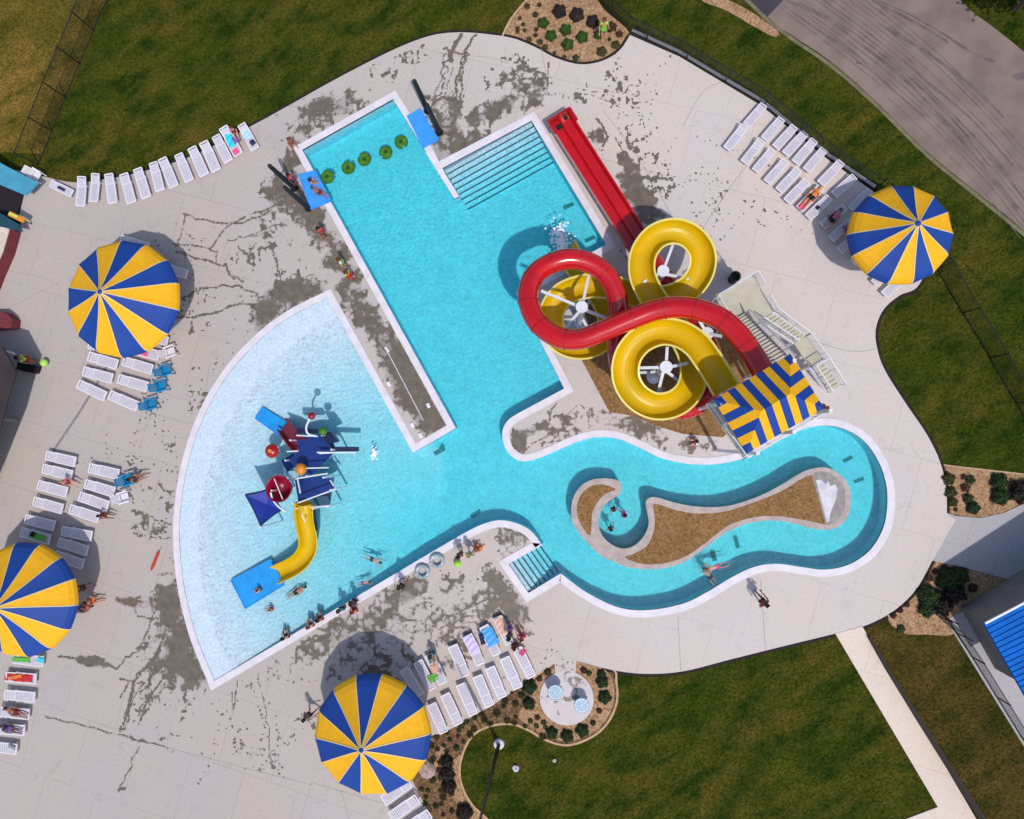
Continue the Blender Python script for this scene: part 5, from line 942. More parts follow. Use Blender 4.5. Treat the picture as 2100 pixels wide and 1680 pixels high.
for (x, y, r_, k, lb) in [(1132, 1503, .40, 'darkround', 'left one of three round shrubs below the circular pad'), (1163, 1509, .43, 'darkround', 'middle one of three round shrubs below the circular pad'), (1194, 1498, .44, 'darkround', 'right one of three round shrubs below the circular pad'), (1085, 1443, .42, 'darkround', 'lower round shrub left of the circular pad'), (1086, 1408, .5, 'darkround', 'upper round shrub left of the circular pad'), (1235, 1398, .42, 'darkround', 'upper round shrub right of the circular pad'), (1240, 1430, .44, 'darkround', 'lower round shrub right of the circular pad'), (1233, 1382, .3, 'darkround', 'small dark shrub at the deck corner right of the circular pad'),
    (1216, 1483, .2, 'small', 'small bush at lower right of the circular pad'), (1229, 1458, .2, 'red', 'small red plant right of the circular pad'), (1123, 1378, .26, 'olive', 'olive bush left of the pad entrance'), (1106, 1392, .22, 'olive', 'small olive bush left of the circular pad'), (1197, 1375, .24, 'red', 'reddish bush right of the pad entrance'), (1208, 1381, .2, 'olive', 'small olive bush right of the pad entrance'), (1102, 1472, .2, 'red', 'small red bush at lower left of the circular pad'), (1115, 1482, .2, 'olive', 'small olive bush at lower left of the circular pad'),
    (916, 1560, .42, 'black', 'upper of the tall dark bushes in the mulch bed'), (918, 1585, .5, 'black', 'middle of the tall dark bushes in the mulch bed'), (921, 1612, .5, 'black', 'lower of the tall dark bushes in the mulch bed'), (953, 1664, .55, 'black', 'blackish bush at the bottom of the mulch bed')]:
    plant((x, y), r_, k, lb, None)
blw = [Vector(p) for p in BED_LOW]; cnt = 0; got = []
rr_ = random.Random(5)
while cnt < 64:
    x, y = rr_.uniform(860, 1130), rr_.uniform(1395, 1680); p = P(x, y)
    if not pip(np.array([p.x]), np.array([p.y]), bedlow)[0] or math.hypot(x-1162, y-1432) < 72: continue
    if any(math.hypot(x-a, y-b) < 12 for a, b in got) or (x > 900 and y > 1640 and x < 985 and False): continue
    if y > 1540 and x > 930: continue
    got.append((x, y)); cnt += 1; plant((x, y), rr_.uniform(.13, .25), rr_.choice(('grass', 'grass', 'small', 'red', 'olive')), 'small clump of plants in the brown mulch bed beside the sun loungers', 'small clumps in the mulch bed', 'small_plant', 'plant')
def tree(px, h, r_, label, seed, mt_='leaf_dark'):
    p = P(*px); t = thing('tree', label, 'tree', (p.x, p.y, -.1)); m = MB(); m.tube([(0, 0, 0), (.1, .05, h*.4), (.0, .1, h*.75)], [.24, .18, .07], 10)
    for k in range(6):
        a = k*1.05; m.tube([(0.05, .05, h*(.3+.06*k)), (r_*.6*math.cos(a), r_*.6*math.sin(a), h*(.6+.05*k))], [.09, .03], 6)
    m.build('trunk', 'bark', t, world=False); r = np.random.default_rng(seed); V = []; Fc = []
    for c in range(26):
        v = r.normal(size=3); v /= np.linalg.norm(v); cc_ = np.array([0, 0, h*.68])+v*np.array([r_, r_, h*.3])*(.35+.5*r.random())
        for i in range(170):
            d_ = r.normal(size=3)*r_*.2; q = cc_+d_; a = r.normal(size=3); a /= np.linalg.norm(a); b = np.cross(a, r.normal(size=3)); b /= np.linalg.norm(b); l = .12+.1*r.random(); k = len(V); V += [q-a*l, q+b*l*.6, q+a*l, q-b*l*.6]; Fc.append((k, k+1, k+2, k+3))
    me = bpy.data.meshes.new('crown'); me.from_pydata([tuple(map(float, v)) for v in V], [], Fc); me.materials.append(M(mt_)); me.update(); o = bpy.data.objects.new('crown', me); COL.objects.link(o); o.parent = t; return t
tree((2020, -30), 6.5, 2.3, 'dark leafy tree beyond the road at the top right corner', 3); tree((2085, 15), 6, 2.2, 'dark leafy tree at the right edge beyond the road', 4, 'leaf_green')
# ------------------------------------------------------------------ buildings at the picture edges
def prismz(t, px, z0, z1, nm, mt_, zp=None): q = [P(x, y, zp if zp is not None else z1) for x, y in px]; m = MB(); m.prism(q, z0, z1); return m.build(nm, mt_, t)
b = P(-60, 480); t = thing('bathhouse', 'bathhouse at the left edge with teal beams and a beige topped brick red wall', 'building', (b.x, b.y, 0))
prismz(t, [(-400, 300), (-60, 352), (10, 375), (50, 398), (40, 440), (44, 475), (-60, 470), (-400, 470)], -.1, .02, 'floor_slab', 'dark_inside', 0)  # near-black slab colour stands in for the shade inside the entrance
prismz(t, [(-300, 250), (-30, 312), (0, 334), (76, 374), (50, 400), (0, 379), (-60, 350), (-300, 280)], .9, 1.1, 'teal_beam', 'teal_paint')
prismz(t, [(-300, 425), (-60, 432), (2, 438), (38, 460), (44, 475), (20, 470), (0, 464), (-300, 460)], .85, 1.0, 'teal_beam', 'teal_dark')
q = [P(x, y, 1.0) for x, y in [(-300, 466), (0, 465), (19, 469), (6, 515), (-14, 560), (-60, 680), (-300, 680)]]; m = MB(); m.prism(q, 0, .94); m.build('wall', 'brick_red', t); m = MB(); m.prism(q, .94, 1.0); m.build('wall_cap', 'roof_beige', t)
prismz(t, [(-60, 640), (8, 640), (26, 655), (24, 672), (-60, 680)], 0, .7, 'planter', 'brick_red')
b = P(26, 446, .9); t = thing('sign_board', 'orange and yellow board leaning outside the dark bathhouse entrance', 'board', (b.x, b.y, 0)); m = MB(); m.bar(P(19, 438, 1.1), P(50, 453, .9), .32, .12); m.build('panel', 'orange', t); m = MB(); m.bar(P(18, 437, 1.17), P(36, 445, 1.07), .14, .02); m.build('stripe', 'lime_light', t)
for k_ in (0, 1):
    p = P((24, 44)[k_], (441, 451)[k_], .9); m = MB(); m.bar((p.x, p.y, 0), (p.x, p.y, .95), .05); m.build('leg', 'black_metal', t)
b = P(-60, 850); t = thing('kiosk', 'dark roofed open kiosk at the left edge beside the lifeguard', 'building', (b.x, b.y, 0))
prismz(t, [(-400, 660), (-60, 692), (5, 712), (33, 764), (18, 812), (0, 878), (-110, 1150), (-400, 1150)], 2.85, 3.0, 'roof', 'roof_brown')
for x, y in [(-30, 720), (-40, 860), (-160, 1100)]:
    p = P(x, y, 3); m = MB(); m.bar((p.x, p.y, 0), (p.x, p.y, 2.85), .14); m.build('post', 'wall_grey', t)
b = P(2200, 1400); t = thing('blue_roofed_building', 'building with a ribbed bright blue metal roof at the lower right edge', 'building', (b.x, b.y, 0))
r0, r1, r2, r3 = P(2019, 1280, 3.6), P(2110, 1440, 3.6), P(2520, 1270, 4.4), P(2400, 1080, 4.4)
m = MB(); m.add([r0, r1, r2, r3, r0-Vector((0, 0, .2)), r1-Vector((0, 0, .2)), r2-Vector((0, 0, .2)), r3-Vector((0, 0, .2))], [(0, 1, 2, 3), (7, 6, 5, 4), (0, 4, 5, 1), (1, 5, 6, 2), (2, 6, 7, 3), (3, 7, 4, 0)])
for k in range(1, 16): m.bar(r0.lerp(r1, k/16)+Vector((0, 0, .03)), r3.lerp(r2, k/16)+Vector((0, 0, .03)), .03, .04)
o = m.build('roof', 'roof_blue', t); m = MB(); m.bar(r0+Vector((0, .05, .05)), r3+Vector((0, .05, .05)), .10, .10); m.build('gutter', 'gutter', o)
m = MB(); m.prism([r0.lerp(r2, .06), r1.lerp(r3, .06), r2.lerp(r0, .04), r3.lerp(r1, .04)], 0, 3.3); m.build('wall', 'wall_grey', t)
# ------------------------------------------------------------------ people: one skinned body each, with fingers, hair and clothes as children
def sk_mesh(name, joints, edges, radii, sub=1, k=1.0):
    names = list(joints); me = bpy.data.meshes.new(name+'_s'); me.from_pydata([tuple(joints[n_]) for n_ in names], [(names.index(a), names.index(b)) for a, b in edges], [])
    o = bpy.data.objects.new('tmp', me); COL.objects.link(o); md = o.modifiers.new('s', 'SKIN'); md.use_smooth_shade = True
    lay = me.skin_vertices[0].data if len(me.skin_vertices) else None
    for i, n_ in enumerate(names):
        r_ = radii[n_]; r_ = r_ if isinstance(r_, tuple) else (r_, r_); lay[i].radius = (r_[0]*k, r_[1]*k); lay[i].use_root = (i == 0)
    if sub: s2 = o.modifiers.new('u', 'SUBSURF'); s2.levels = sub; s2.render_levels = sub
    dg = bpy.context.evaluated_depsgraph_get(); out = bpy.data.meshes.new_from_object(o.evaluated_get(dg)); out.name = name
    bpy.data.objects.remove(o); bpy.data.meshes.remove(me); return out
def pose_stand(walk=.18, arm=.25):
    J = {'pelvis': (0, 0, .95), 'waist': (0, .0, 1.10), 'chest': (0, .0, 1.30), 'neck': (0, .0, 1.46), 'jaw': (0, .025, 1.53), 'head': (0, .01, 1.61), 'crown': (0, 0, 1.68), 'nose': (0, .115, 1.585)}
    for s_, n_ in ((-1, 'l'), (1, 'r')):
        J |= {'sh'+n_: (s_*.165, 0, 1.385), 'el'+n_: (s_*.25, -.03*s_+.02, 1.12), 'wr'+n_: (s_*.27, .10+arm*.5*s_, .92), 'pa'+n_: (s_*.272, .14+arm*.6*s_, .86), 'hp'+n_: (s_*.09, 0, .89), 'kn'+n_: (s_*.10, walk*s_*.55+.03, .49), 'an'+n_: (s_*.10, walk*s_, .08), 'to'+n_: (s_*.12, walk*s_+.15, .035)}
    return J
def pose_sit(legdrop=-.42, fwd=.42):
    J = {'pelvis': (0, 0, .12), 'waist': (0, -.02, .26), 'chest': (0, .02, .46), 'neck': (0, .05, .62), 'jaw': (0, .085, .69), 'head': (0, .07, .77), 'crown': (0, .06, .84), 'nose': (0, .175, .745)}
    for s_, n_ in ((-1, 'l'), (1, 'r')):
        J |= {'sh'+n_: (s_*.165, .03, .545), 'el'+n_: (s_*.25, .10, .30), 'wr'+n_: (s_*.19, .30, .21), 'pa'+n_: (s_*.17, .37, .20), 'hp'+n_: (s_*.09, .02, .10), 'kn'+n_: (s_*.13, fwd, .17 if legdrop < -.1 else .24), 'an'+n_: (s_*.13, fwd+(.06 if legdrop < -.1 else .38), legdrop if legdrop < -.1 else .06), 'to'+n_: (s_*.14, fwd+(.2 if legdrop < -.1 else .44), legdrop-.04 if legdrop < -.1 else .17)}
    return J
def pose_lie():
    J = {'pelvis': (0, 0, .11), 'waist': (0, .16, .12), 'chest': (0, .36, .13), 'neck': (0, .52, .13), 'jaw': (0, .59, .15), 'head': (0, .67, .14), 'crown': (0, .74, .13), 'nose': (0, .645, .25)}
    for s_, n_ in ((-1, 'l'), (1, 'r')):
        J |= {'sh'+n_: (s_*.165, .44, .12), 'el'+n_: (s_*.28, .20, .09), 'wr'+n_: (s_*.27, -.03, .09), 'pa'+n_: (s_*.26, -.11, .09), 'hp'+n_: (s_*.09, -.06, .11), 'kn'+n_: (s_*.12, -.46, .16), 'an'+n_: (s_*.12, -.86, .08), 'to'+n_: (s_*.15, -.93, .19)}
    return J
def pose_swim():
    J = pose_lie()
    for s_, n_ in ((-1, 'l'), (1, 'r')): J |= {'el'+n_: (s_*.36, .58, .08), 'wr'+n_: (s_*.30, .83, .07), 'pa'+n_: (s_*.29, .91, .07), 'to'+n_: (s_*.15, -1.0, .02), 'kn'+n_: (s_*.15, -.44, .06)}
    J['nose'] = (0, .66, .03); J['jaw'] = (0, .59, .11); return J
def pose_crouch():
    J = pose_sit(-.05, .36)
    for s_, n_ in ((-1, 'l'), (1, 'r')): J |= {'kn'+n_: (s_*.15, .34, .42), 'an'+n_: (s_*.13, .22, .06), 'to'+n_: (s_*.14, .38, .03), 'pa'+n_: (s_*.20, .50, .12), 'wr'+n_: (s_*.20, .44, .20)}
    J['pelvis'] = (0, .0, .22); J['hpl'] = (-.09, .02, .2); J['hpr'] = (.09, .02, .2); J['waist'] = (0, .02, .33); return J
RAD = {'pelvis': (.135, .10), 'waist': (.115, .085), 'chest': (.145, .095), 'neck': .05, 'jaw': .062, 'head': .092, 'crown': .058, 'nose': .013}
for n_ in 'lr': RAD |= {'sh'+n_: .058, 'el'+n_: .04, 'wr'+n_: .027, 'pa'+n_: (.036, .02), 'hp'+n_: .085, 'kn'+n_: .055, 'an'+n_: .036, 'to'+n_: .028}
EDG = [('pelvis', 'waist'), ('waist', 'chest'), ('chest', 'neck'), ('neck', 'jaw'), ('jaw', 'head'), ('head', 'crown'), ('head', 'nose')]
for n_ in 'lr': EDG += [('chest', 'sh'+n_), ('sh'+n_, 'el'+n_), ('el'+n_, 'wr'+n_), ('wr'+n_, 'pa'+n_), ('pelvis', 'hp'+n_), ('hp'+n_, 'kn'+n_), ('kn'+n_, 'an'+n_), ('an'+n_, 'to'+n_)]
PM = {}
def make_pose(key, J):
    V = {a: Vector(b) for a, b in J.items()}; JJ = dict(V); R_ = dict(RAD); E_ = list(EDG)
    for n_, s_ in (('l', -1), ('r', 1)):
        d_ = (V['pa'+n_]-V['wr'+n_]).normalized(); side = Vector((0, 0, 1)).cross(d_); side = side.normalized() if side.length > .1 else Vector((0, 1, 0)); dn = Vector((0, 0, -1)) if abs(d_.z) < .8 else Vector((0, 1, 0))*.4
        for f, (off_, ln) in enumerate([(-.033, .062), (-.011, .075), (.011, .070), (.033, .055)]):
            a = V['pa'+n_]+d_*.035+side*off_; JJ[f'f{n_}{f}a'] = a; JJ[f'f{n_}{f}b'] = a+d_*ln+dn*.018; R_[f'f{n_}{f}a'] = .0095; R_[f'f{n_}{f}b'] = .0075; E_ += [('pa'+n_, f'f{n_}{f}a'), (f'f{n_}{f}a', f'f{n_}{f}b')]
        a = V['pa'+n_]-d_*.015+side*(-.045*s_); JJ['t'+n_] = a; JJ['u'+n_] = a+d_*.04+side*(-.02*s_); R_['t'+n_] = .011; R_['u'+n_] = .008; E_ += [('pa'+n_, 't'+n_), ('t'+n_, 'u'+n_)]
    body = sk_mesh('person_body', JJ, E_, R_)
    sub = lambda names, edges, k, nm, ov={}: sk_mesh(nm, {n__: V[n__] if n__ in V else ov[n__][0] for n__ in names}, edges, {**RAD, **{a: b[1] for a, b in ov.items()}}, 1, k)
    ml = V['hpl'].lerp(V['knl'], .55); mr = V['hpr'].lerp(V['knr'], .55); sl = V['shl'].lerp(V['ell'], .5); sr = V['shr'].lerp(V['elr'], .5)
    shorts = sub(['pelvis', 'hpl', 'hpr', 'ml', 'mr'], [('pelvis', 'hpl'), ('pelvis', 'hpr'), ('hpl', 'ml'), ('hpr', 'mr')], 1.16, 'shorts', {'ml': (ml, .082), 'mr': (mr, .082)})
    shirt = sub(['chest', 'waist', 'pelvis', 'shl', 'shr', 'sl', 'sr'], [('chest', 'waist'), ('waist', 'pelvis'), ('chest', 'shl'), ('chest', 'shr'), ('shl', 'sl'), ('shr', 'sr')], 1.13, 'shirt', {'sl': (sl, .055), 'sr': (sr, .055)})
    top = sub(['chest', 'cw'], [('chest', 'cw')], 1.1, 'swim_top', {'cw': (V['chest'].lerp(V['waist'], .35), (.13, .085))})
    face = (V['nose']-V['head']); face = face.normalized(); upv = (V['crown']-V['head']).normalized()
    hb = V['head']-face*.022; ov = {'h1': (hb+upv*.035, .100), 'h2': (hb-face*.02-upv*.01, .092), 'h3': (V['crown']-face*.01, .070), 'h4': (V['neck']-face*.05, .045)}
    hs = sub(['h1', 'h2', 'h3'], [('h1', 'h2'), ('h1', 'h3')], 1.0, 'hair', ov); hl = sub(['h1', 'h2', 'h3', 'h4'], [('h1', 'h2'), ('h1', 'h3'), ('h2', 'h4')], 1.0, 'hair', ov)
    sd_ = face.cross(upv).normalized(); em = MB()
    for s_ in (-1, 1): em.ball(V['head']+face*.083+sd_*s_*.033-upv*.005, .011, 6)
    em.ball(V['jaw']+face*.052+upv*.002, .014, 6, sz=.5)
    PM[key] = dict(body=body, shorts=shorts, shirt=shirt, swim_top=top, hair=hs, hairl=hl, face=em.mesh('face', ['eye']))
make_pose('stand', pose_stand()); make_pose('walk', pose_stand(.30, .5)); make_pose('sit', pose_sit()); make_pose('sitflat', pose_sit(0)); make_pose('lie', pose_lie()); make_pose('swim', pose_swim()); make_pose('crouch', pose_crouch())
CC_ = {'skin': (.50, .25, .15), 'tan': (.34, .14, .075), 'pinkskin': (.62, .30, .22), 'brown': (.13, .06, .035), 'black': (.008, .007, .009), 'blond': (.45, .28, .09), 'darkhair': (.022, .012, .009), 'redhair': (.22, .05, .02), 'red': (.50, .012, .015), 'maroonc': (.20, .008, .02), 'navy': (.01, .015, .07), 'pink': (.75, .10, .28), 'purple': (.20, .08, .32), 'teal': (.01, .25, .27), 'white': (.78, .76, .78), 'green': (.12, .42, .05), 'limec': (.35, .65, .04), 'bluec': (.03, .16, .55), 'grey': (.25, .25, .28), 'orangec': (.7, .2, .03), 'yellowc': (.7, .5, .05)}
def cm(k):
    n_ = 'c_'+k
    return mat(n_, CC_[k], .6, .05, 6) if n_ not in MATS else MATS[n_]
def person(px, pose, deg, skin, hair, top, bottom, label, sc=1.0, z=0.0, long=False, zp=None):
    p = P(*px, z+.6*sc if pose in ('stand', 'walk') and z > -.5 else z+.15); d_ = PM[pose]
    o = bpy.data.objects.new('person', d_['body']); COL.objects.link(o); o.location = (p.x, p.y, z); o.rotation_euler = (0, 0, math.radians(deg)); o.scale = (sc, sc, sc); tag(o, label, 'person')
    def setm(ob, k):
        if not len(ob.data.materials): ob.data.materials.append(M('eye'))
        ob.material_slots[0].link = 'OBJECT'; ob.material_slots[0].material = cm(k) if isinstance(k, str) else k
    setm(o, skin)
    def ch(key, nm, k): c = bpy.data.objects.new(nm, d_[key]); COL.objects.link(c); c.parent = o; setm(c, k)
    ch('hairl' if long else 'hair', 'hair', hair); f = bpy.data.objects.new('face', d_['face']); COL.objects.link(f); f.parent = o
    if bottom: ch('shorts', 'shorts', bottom)
    if top: ch('shirt' if not top.startswith('*') else 'swim_top', 'shirt' if not top.startswith('*') else 'swim_top', top.lstrip('*'))
    return o
for a_ in [((598, 292), 'crouch', 210, 'tan', 'redhair', '*maroonc', 'maroonc', 'person bending beside the upper left pool corner', .9, 0),
 ((604, 371), 'stand', 240, 'tan', 'darkhair', 'red', 'navy', 'person in a red top standing by the black posts', .95, .1), ((640, 376), 'crouch', 300, 'skin', 'darkhair', '*purple', 'purple', 'person in purple swimwear crouching on the left climbing mat', .85, .1), ((654, 393), 'lie', 60, 'tan', 'darkhair', None, 'maroonc', 'person stretched over the pool edge of the left climbing mat', .8, .1),
 ((663, 478), 'walk', 215, 'tan', 'darkhair', 'red', 'maroonc', 'person in red walking along the narrow deck left of the pool', .95, 0), ((704, 541), 'stand', 120, 'skin', 'redhair', 'white', 'green', 'lifeguard in a white shirt, upper one of two on the narrow deck', 1, 0), ((719, 566), 'stand', 60, 'tan', 'redhair', 'limec', 'red', 'lifeguard in lime green, lower one of two on the narrow deck', 1, 0),
 ((533, 1208), 'sitflat', 120, 'pinkskin', 'darkhair', None, 'navy', 'small child sitting on the large blue landing mat', .62, .05), ((557, 1249), 'sitflat', 100, 'skin', 'redhair', 'red', 'red', 'small child in red sitting in the shallow water', .6, -.15), ((608, 1214), 'lie', 300, 'skin', 'darkhair', '*maroonc', 'black', 'adult lying in the shallow water beside the blue landing mat', .85, -.22), 
 ((588, 1306), 'sit', 20, 'skin', 'black', '*black', 'black', 'dark haired person sitting on the lower pool edge, leftmost', .95, .03), ((639, 1283), 'sit', 25, 'pinkskin', 'redhair', '*maroonc', 'maroonc', 'person with red hair sitting on the pool edge, left of a pair', .95, .03), ((658, 1270), 'sit', 25, 'tan', 'darkhair', '*navy', 'maroonc', 'person with dark hair sitting on the pool edge, right of a pair', .95, .03),
 ((705, 1246), 'stand', 200, 'tan', 'darkhair', 'teal', 'navy', 'person in a teal top standing in the water at the lower pool edge', 1, -.45), ((728, 1253), 'sit', 25, 'tan', 'redhair', 'orangec', 'red', 'person in orange sitting on the pool edge beside the teal bather', .95, .03), ((734, 1228), 'stand', 150, 'tan', 'black', 'navy', 'navy', 'person in navy standing in the water near the orange sitter', 1, -.55),
 ((764, 1148), 'swim', 250, 'pinkskin', 'darkhair', None, 'navy', 'swimmer in open water left of the two clear tubes', .75, -.22), ((744, 1196), 'swim', 285, 'pinkskin', 'darkhair', '*purple', 'purple', 'child swimming close to the lower pool edge', .6, -.2), ((826, 1200), 'walk', 150, 'tan', 'black', 'black', 'black', 'person in black walking along the lower pool edge', .95, 0),
 ((945, 1136), 'stand', 30, 'tan', 'darkhair', 'maroonc', 'navy', 'person in maroon standing with lifeguards above the lower deck', 1, 0), ((966, 1134), 'stand', 350, 'skin', 'blond', 'green', 'white', 'lifeguard in a green shirt standing in the middle of the deck group', 1, 0), ((978, 1126), 'crouch', 320, 'orangec', 'redhair', 'orangec', 'red', 'lifeguard in orange at the right end of the deck group', .95, 0),
 ((1278, 1052), 'stand', 90, 'pinkskin', 'black', 'pink', 'pink', 'dark haired person with pink top standing in the round whirl pool', .95, -.75), ((1257, 1042), 'stand', 200, 'tan', 'darkhair', None, 'navy', 'head and shoulders of a bather at the top of the whirl pool', .85, -.95), ((1251, 1081), 'stand', 20, 'tan', 'darkhair', None, 'maroonc', 'head and shoulders of a bather low in the whirl pool', .85, -.95),
 ((1470, 1163), 'swim', 105, 'pinkskin', 'redhair', '*pink', 'pink', 'pink swimmer on the back in the lazy river', .85, -.2), ((1455, 1182), 'swim', 35, 'skin', 'darkhair', '*navy', 'navy', 'dark haired swimmer below the pink swimmer in the lazy river', .8, -.25), ((1561, 1231), 'walk', 40, 'brown', 'darkhair', 'maroonc', 'maroonc', 'person in dark red walking on the deck beside the lazy river', 1.15, 0),
 ((1427, 905), 'crouch', 100, 'pinkskin', 'darkhair', 'white', 'maroonc', 'person in white crouching on the gravel below the slide tower', .95, 0), ((1666, 402), 'lie', -43, 'orangec', 'blond', '*black', 'black', 'blond sunbather in black lying on a lounger by the road fence', 1.0, .36), ((1709, 449), 'lie', -40, 'skin', 'black', 'pink', 'black', 'sunbather with pink top lying in the shade of the right umbrella', .95, .36), ((1735, 466), 'sitflat', 200, 'tan', 'darkhair', 'purple', 'purple', 'person in purple sitting at the left rim of the right umbrella', .9, .36),
 ((1238, 64), 'stand', 185, 'skin', 'redhair', 'limec', 'green', 'lifeguard in lime green standing in the top planting bed', 1.1, 0), ((138, 987), 'sitflat', 250, 'pinkskin', 'blond', 'pink', 'maroonc', 'person in pink sitting at the foot of a left lounger', .95, .36), ((276, 983), 'sitflat', 290, 'tan', 'darkhair', 'teal', 'maroonc', 'person in teal sitting in the teal blue armchair', 1.05, .36), ((212, 1056), 'sitflat', 260, 'brown', 'darkhair', 'maroonc', 'maroonc', 'person sitting at the foot of the fourth right column lounger', .85, .36),
 ((176, 1203), 'stand', 280, 'tan', 'black', 'black', 'black', 'person in black standing at the right rim of the left umbrella', 1, 0), ((188, 1232), 'sitflat', 280, 'skin', 'redhair', 'red', 'orangec', 'person in red sitting below the one in black by the left umbrella', 1, .1), ((168, 1250), 'lie', 290, 'tan', 'darkhair', 'maroonc', 'navy', 'person in dark red lying at the lower right rim of the left umbrella', .9, .02),
 ((30, 1461), 'lie', 75, 'tan', 'darkhair', '*maroonc', 'maroonc', 'tanned sunbather lying on a lounger at the left edge', 1, .36), ((18, 1495), 'lie', 80, 'brown', 'black', 'navy', 'purple', 'dark haired sunbather lying at the left edge below the tanned one', 1, .36), ((62, 738), 'stand', 270, 'tan', 'darkhair', 'limec', 'red', 'lifeguard in lime green standing beside the dark kiosk roof', 1.05, 0),
 ((637, 1462), 'walk', 310, 'tan', 'black', 'grey', 'black', 'person in grey and black walking left of the lower umbrella', 1.05, 0), ((1046, 1300), 'stand', 60, 'tan', 'black', 'navy', 'black', 'person in navy standing at the upper right end of the loungers', 1.05, 0), ((1072, 1306), 'sitflat', 30, 'pinkskin', 'redhair', 'red', 'pink', 'person in red sitting on the deck at the lounger cluster corner', 1.1, .1), ((1056, 1322), 'crouch', 200, 'tan', 'black', 'black', 'maroonc', 'person in black crouching between the red sitter and the loungers', 1.0, 0),
 ((886, 1340), 'sitflat', 200, 'skin', 'darkhair', 'teal', 'navy', 'person with a teal hat and shirt sitting on the green towel', .95, .38), ((480, 268), 'sitflat', 200, 'pinkskin', 'redhair', 'maroonc', 'maroonc', 'person sitting behind the turquoise towel in the curved row', .8, .36), ((1682, 838), 'stand', 100, 'tan', 'redhair', 'maroonc', 'navy', 'person in maroon climbing at the right side of the striped canopy', 1, 1.2)]:
    person(a_[0], a_[1], a_[2], a_[3], a_[4], a_[5], a_[6], a_[7], a_[8], a_[9])
# ------------------------------------------------------------------ towels and bags
def towel(a, b, w, col, label, z=.40, name='towel', cat='towel'):
    A, B = P(*a, z), P(*b, z); d_ = (B-A); L_ = d_.length; d_.normalize(); s_ = Vector((-d_.y, d_.x, 0)); m = MB(); nx_, ny_ = 12, 5; vs = []
    r = random.Random(int(a[0]*7+a[1]))
    for i in range(nx_+1):
        for j in range(ny_+1):
            u = i/nx_; v = j/ny_-.5; vs.append(A+d_*L_*u+s_*w*v*(1+r.uniform(-.06, .06))+Vector((0, 0, .025*math.sin(i*1.7+j)+r.uniform(0, .015)-(.10 if abs(v) > .45 else 0))))
    f = [(i*(ny_+1)+j, (i+1)*(ny_+1)+j, (i+1)*(ny_+1)+j+1, i*(ny_+1)+j+1) for i in range(nx_) for j in range(ny_)]
    o2 = [v-Vector((0, 0, .012)) for v in vs]; m.add(vs, f, 0); m.add(o2, [q[::-1] for q in f], 0); o = m.build(name, cm(col), None); tag(o, label, cat); return o
CC_ |= {'turq': (.02, .62, .75), 'paleblue': (.42, .68, .85), 'lilac': (.62, .52, .82), 'peach': (.72, .42, .33), 'sky': (.08, .38, .80)}
towel((461, 263), (477, 300), .62, 'turq', 'turquoise towel on a lounger near the right end of the curved row'); towel((499, 262), (509, 284), .6, 'paleblue', 'pale blue towel on the last lounger of the curved row'); towel((480, 306), (487, 316), .5, 'pink', 'small pink towel at the foot of the turquoise towelled lounger')
towel((885, 1383), (892, 1398), .85, 'green', 'light green towel across the foot of a lounger'); towel((888, 1365), (895, 1382), .6, 'peach', 'peach towel on the same lounger as the green one'); towel((882, 1343), (888, 1358), .6, 'teal', 'teal towel at the head of the green towelled lounger')
towel((957, 1304), (975, 1339), .68, 'lilac', 'lilac towel spread over a lounger'); towel((995, 1290), (1012, 1324), .8, 'sky', 'blue towel spread over a lounger in the upper row'); towel((985, 1300), (991, 1322), .3, 'navy', 'navy bag between the lilac and the blue towel', .45, 'bag', 'bag'); towel((1020, 1268), (1036, 1300), .66, 'peach', 'peach towel at the upper right end of the cluster'); towel((1068, 1336), (1075, 1342), .5, 'pink', 'pink towel on the last lounger by the circular pad')
towel((10, 1388), (66, 1392), .62, 'red', 'red towel on a lounger at the left edge'); towel((20, 1391), (44, 1386), .3, 'orangec', 'orange cloth lying on the red towel at the left edge', .44); towel((288, 721), (303, 725), .55, 'pink', 'pink towel on the lounger below the upper left umbrella'); towel((60, 1097), (92, 1106), .42, 'green', 'green bundle on a lounger above the left umbrella', .44, 'bag', 'bag'); towel((62, 1095), (70, 1099), .35, 'black', 'black bag beside the green bundle on the lounger', .48, 'bag', 'bag')
towel((478, 281), (486, 292), .4, 'purple', 'purple bag on the turquoise towel', .47, 'bag', 'bag'); towel((514, 288), (521, 296), .34, 'navy', 'dark bag at the foot of the last lounger in the curved row', .47, 'bag', 'bag'); towel((1700, 449), (1718, 436), .5, 'black', 'black towel under the sunbather in pink', .39); towel((1640, 428), (1652, 416), .5, 'pink', 'pink striped towel under the blond sunbather', .39)
towel((17, 1529), (30, 1535), .3, 'grey', 'grey bag on the lowest lounger at the left edge', .45, 'bag', 'bag'); towel((25, 1352), (60, 1354), .4, 'green', 'pale green cloth on the lounger below the left umbrella', .44); towel((76, 1352), (88, 1356), .4, 'turq', 'turquoise cloth at the end of the lounger below the left umbrella', .44); towel((118, 383), (132, 390), .2, 'navy', 'dark bag on the sideways lounger beside the teal roof', .46, 'bag', 'bag'); towel((1676, 423), (1681, 427), .25, 'darkhair', 'small dark bag on the lounger beside the blond sunbather', .46, 'bag', 'bag'); towel((1040, 1288), (1052, 1292), .3, 'purple', 'purple bag beside the person in navy', .3, 'bag', 'bag')
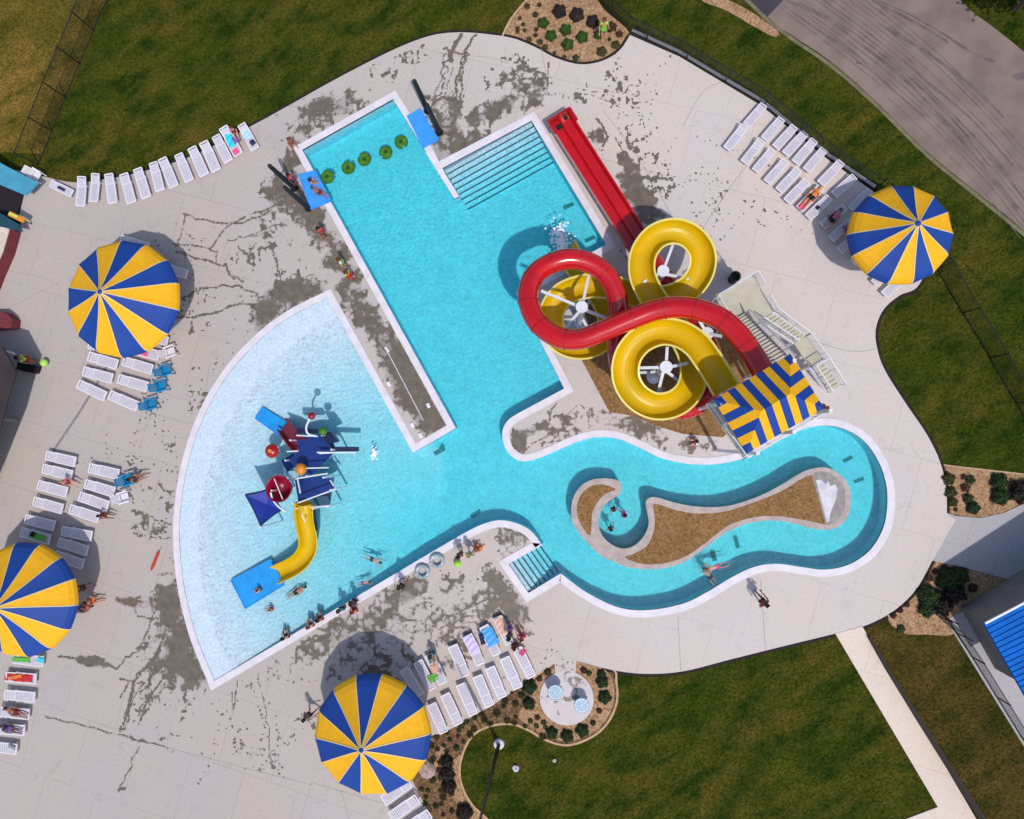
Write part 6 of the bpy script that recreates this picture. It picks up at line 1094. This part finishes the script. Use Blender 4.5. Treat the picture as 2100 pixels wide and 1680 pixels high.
# rescue tubes, ball, clear tubes, equipment
def rescue(a, b, col, label, z=.12):
    A, B = P(*a, z), P(*b, z); c = (A+B)/2; t = thing('rescue_tube', label, 'rescue tube', (c.x, c.y, z)); m = MB(); m.tube([A, A.lerp(B, .15), A.lerp(B, .85), B], [.05, .09, .09, .05], 10); m.build('float', cm(col), t); m = MB(); m.tube([B, B+(B-A).normalized()*.3+Vector((.05, .05, -.04))], .015, 6); m.build('strap', cm('black'), t); return t
rescue((310, 1170), (325, 1132), 'red', 'red rescue tube lying on the deck left of the shallow pool'); rescue((30, 726), (6, 720), 'white', 'white rescue board beside the lifeguard at the left edge', 1.0)
rescue((708, 552), (722, 573), 'red', 'red rescue tube carried by the lifeguard pair on the narrow deck', 1.1)
p = P(938, 1156, .25); m = MB(); m.ball((p.x, p.y, .25), .22, 16); o = m.build('ball', cm('limec'), None, smooth=True, fix=True); tag(o, 'lime green ball on the deck beside the lifeguard group', 'ball')
p = P(90, 744, .3); m = MB(); m.ball((p.x, p.y, .3), .26, 12, sz=.8); o = m.build('ball', 'lime_light', None, smooth=True, fix=True); tag(o, 'yellow green ball beside the black box at the left edge', 'ball')
b = P(58, 755, .4); t = thing('equipment_box', 'black equipment box in front of the kiosk at the left edge', 'box', (b.x, b.y, 0)); m = MB(); m.bar(P(40, 751, .22), P(78, 759, .22), .5, .44); m.build('body', 'black_rubber', t); m = MB(); m.bar(P(40, 751, .47), P(78, 759, .47), .54, .05); m.build('lid', 'black_metal', t)
for x, y, lb in [(896, 1150, 'clear grey blue swim tube on the coping, right one of two'), (866, 1172, 'clear grey blue swim tube on the coping, left one of two')]:
    p = P(x, y, .15); t = thing('swim_tube', lb, 'swim tube', (p.x, p.y, .03), 0, 'clear swim tubes on the coping'); m = MB(); R_, r_ = .36, .12; vs = [((R_+r_*math.cos(b_))*math.cos(a), (R_+r_*math.cos(b_))*math.sin(a), r_+r_*math.sin(b_)) for a in [k*math.pi/12 for k in range(24)] for b_ in [k*math.pi/5 for k in range(10)]]
    m.add(vs, [(i*10+j, ((i+1) % 24)*10+j, ((i+1) % 24)*10+(j+1) % 10, i*10+(j+1) % 10) for i in range(24) for j in range(10)]); m.build('ring', 'clear_tube', t, smooth=True, world=False); m = MB(); [m.bar((R_*math.cos(a), R_*math.sin(a), .24), ((R_+.02)*math.cos(a), (R_+.02)*math.sin(a), .27), .07) for a in (.5, 3.6)]; m.build('handle', cm('white'), t, world=False)
# white water where the flume ends and by the spout
def foam(name, c, R_, n_, seed, spread):
    r = random.Random(seed); m = MB()
    for i in range(n_):
        a = r.uniform(0, 6.28); d_ = abs(r.gauss(0, spread)); p = P(*c, WZ)+Vector((d_*math.cos(a)*.7, d_*math.sin(a)*1.2, r.uniform(.005, .05))); k = r.uniform(.02, .09); m.ball(p, k, 6, sz=.5)
    o = m.build(name, mat('foam', (.86, .88, .93), .7), None); tag(o, kind='stuff', label='white splash foam on the pool water', cat='foam')
foam('splash_foam', (1152, 497), 1, 260, 1, .42); foam('splash_foam', (1143, 478), 1, 90, 2, .45); foam('splash_foam', (767, 929), 1, 60, 3, .2)
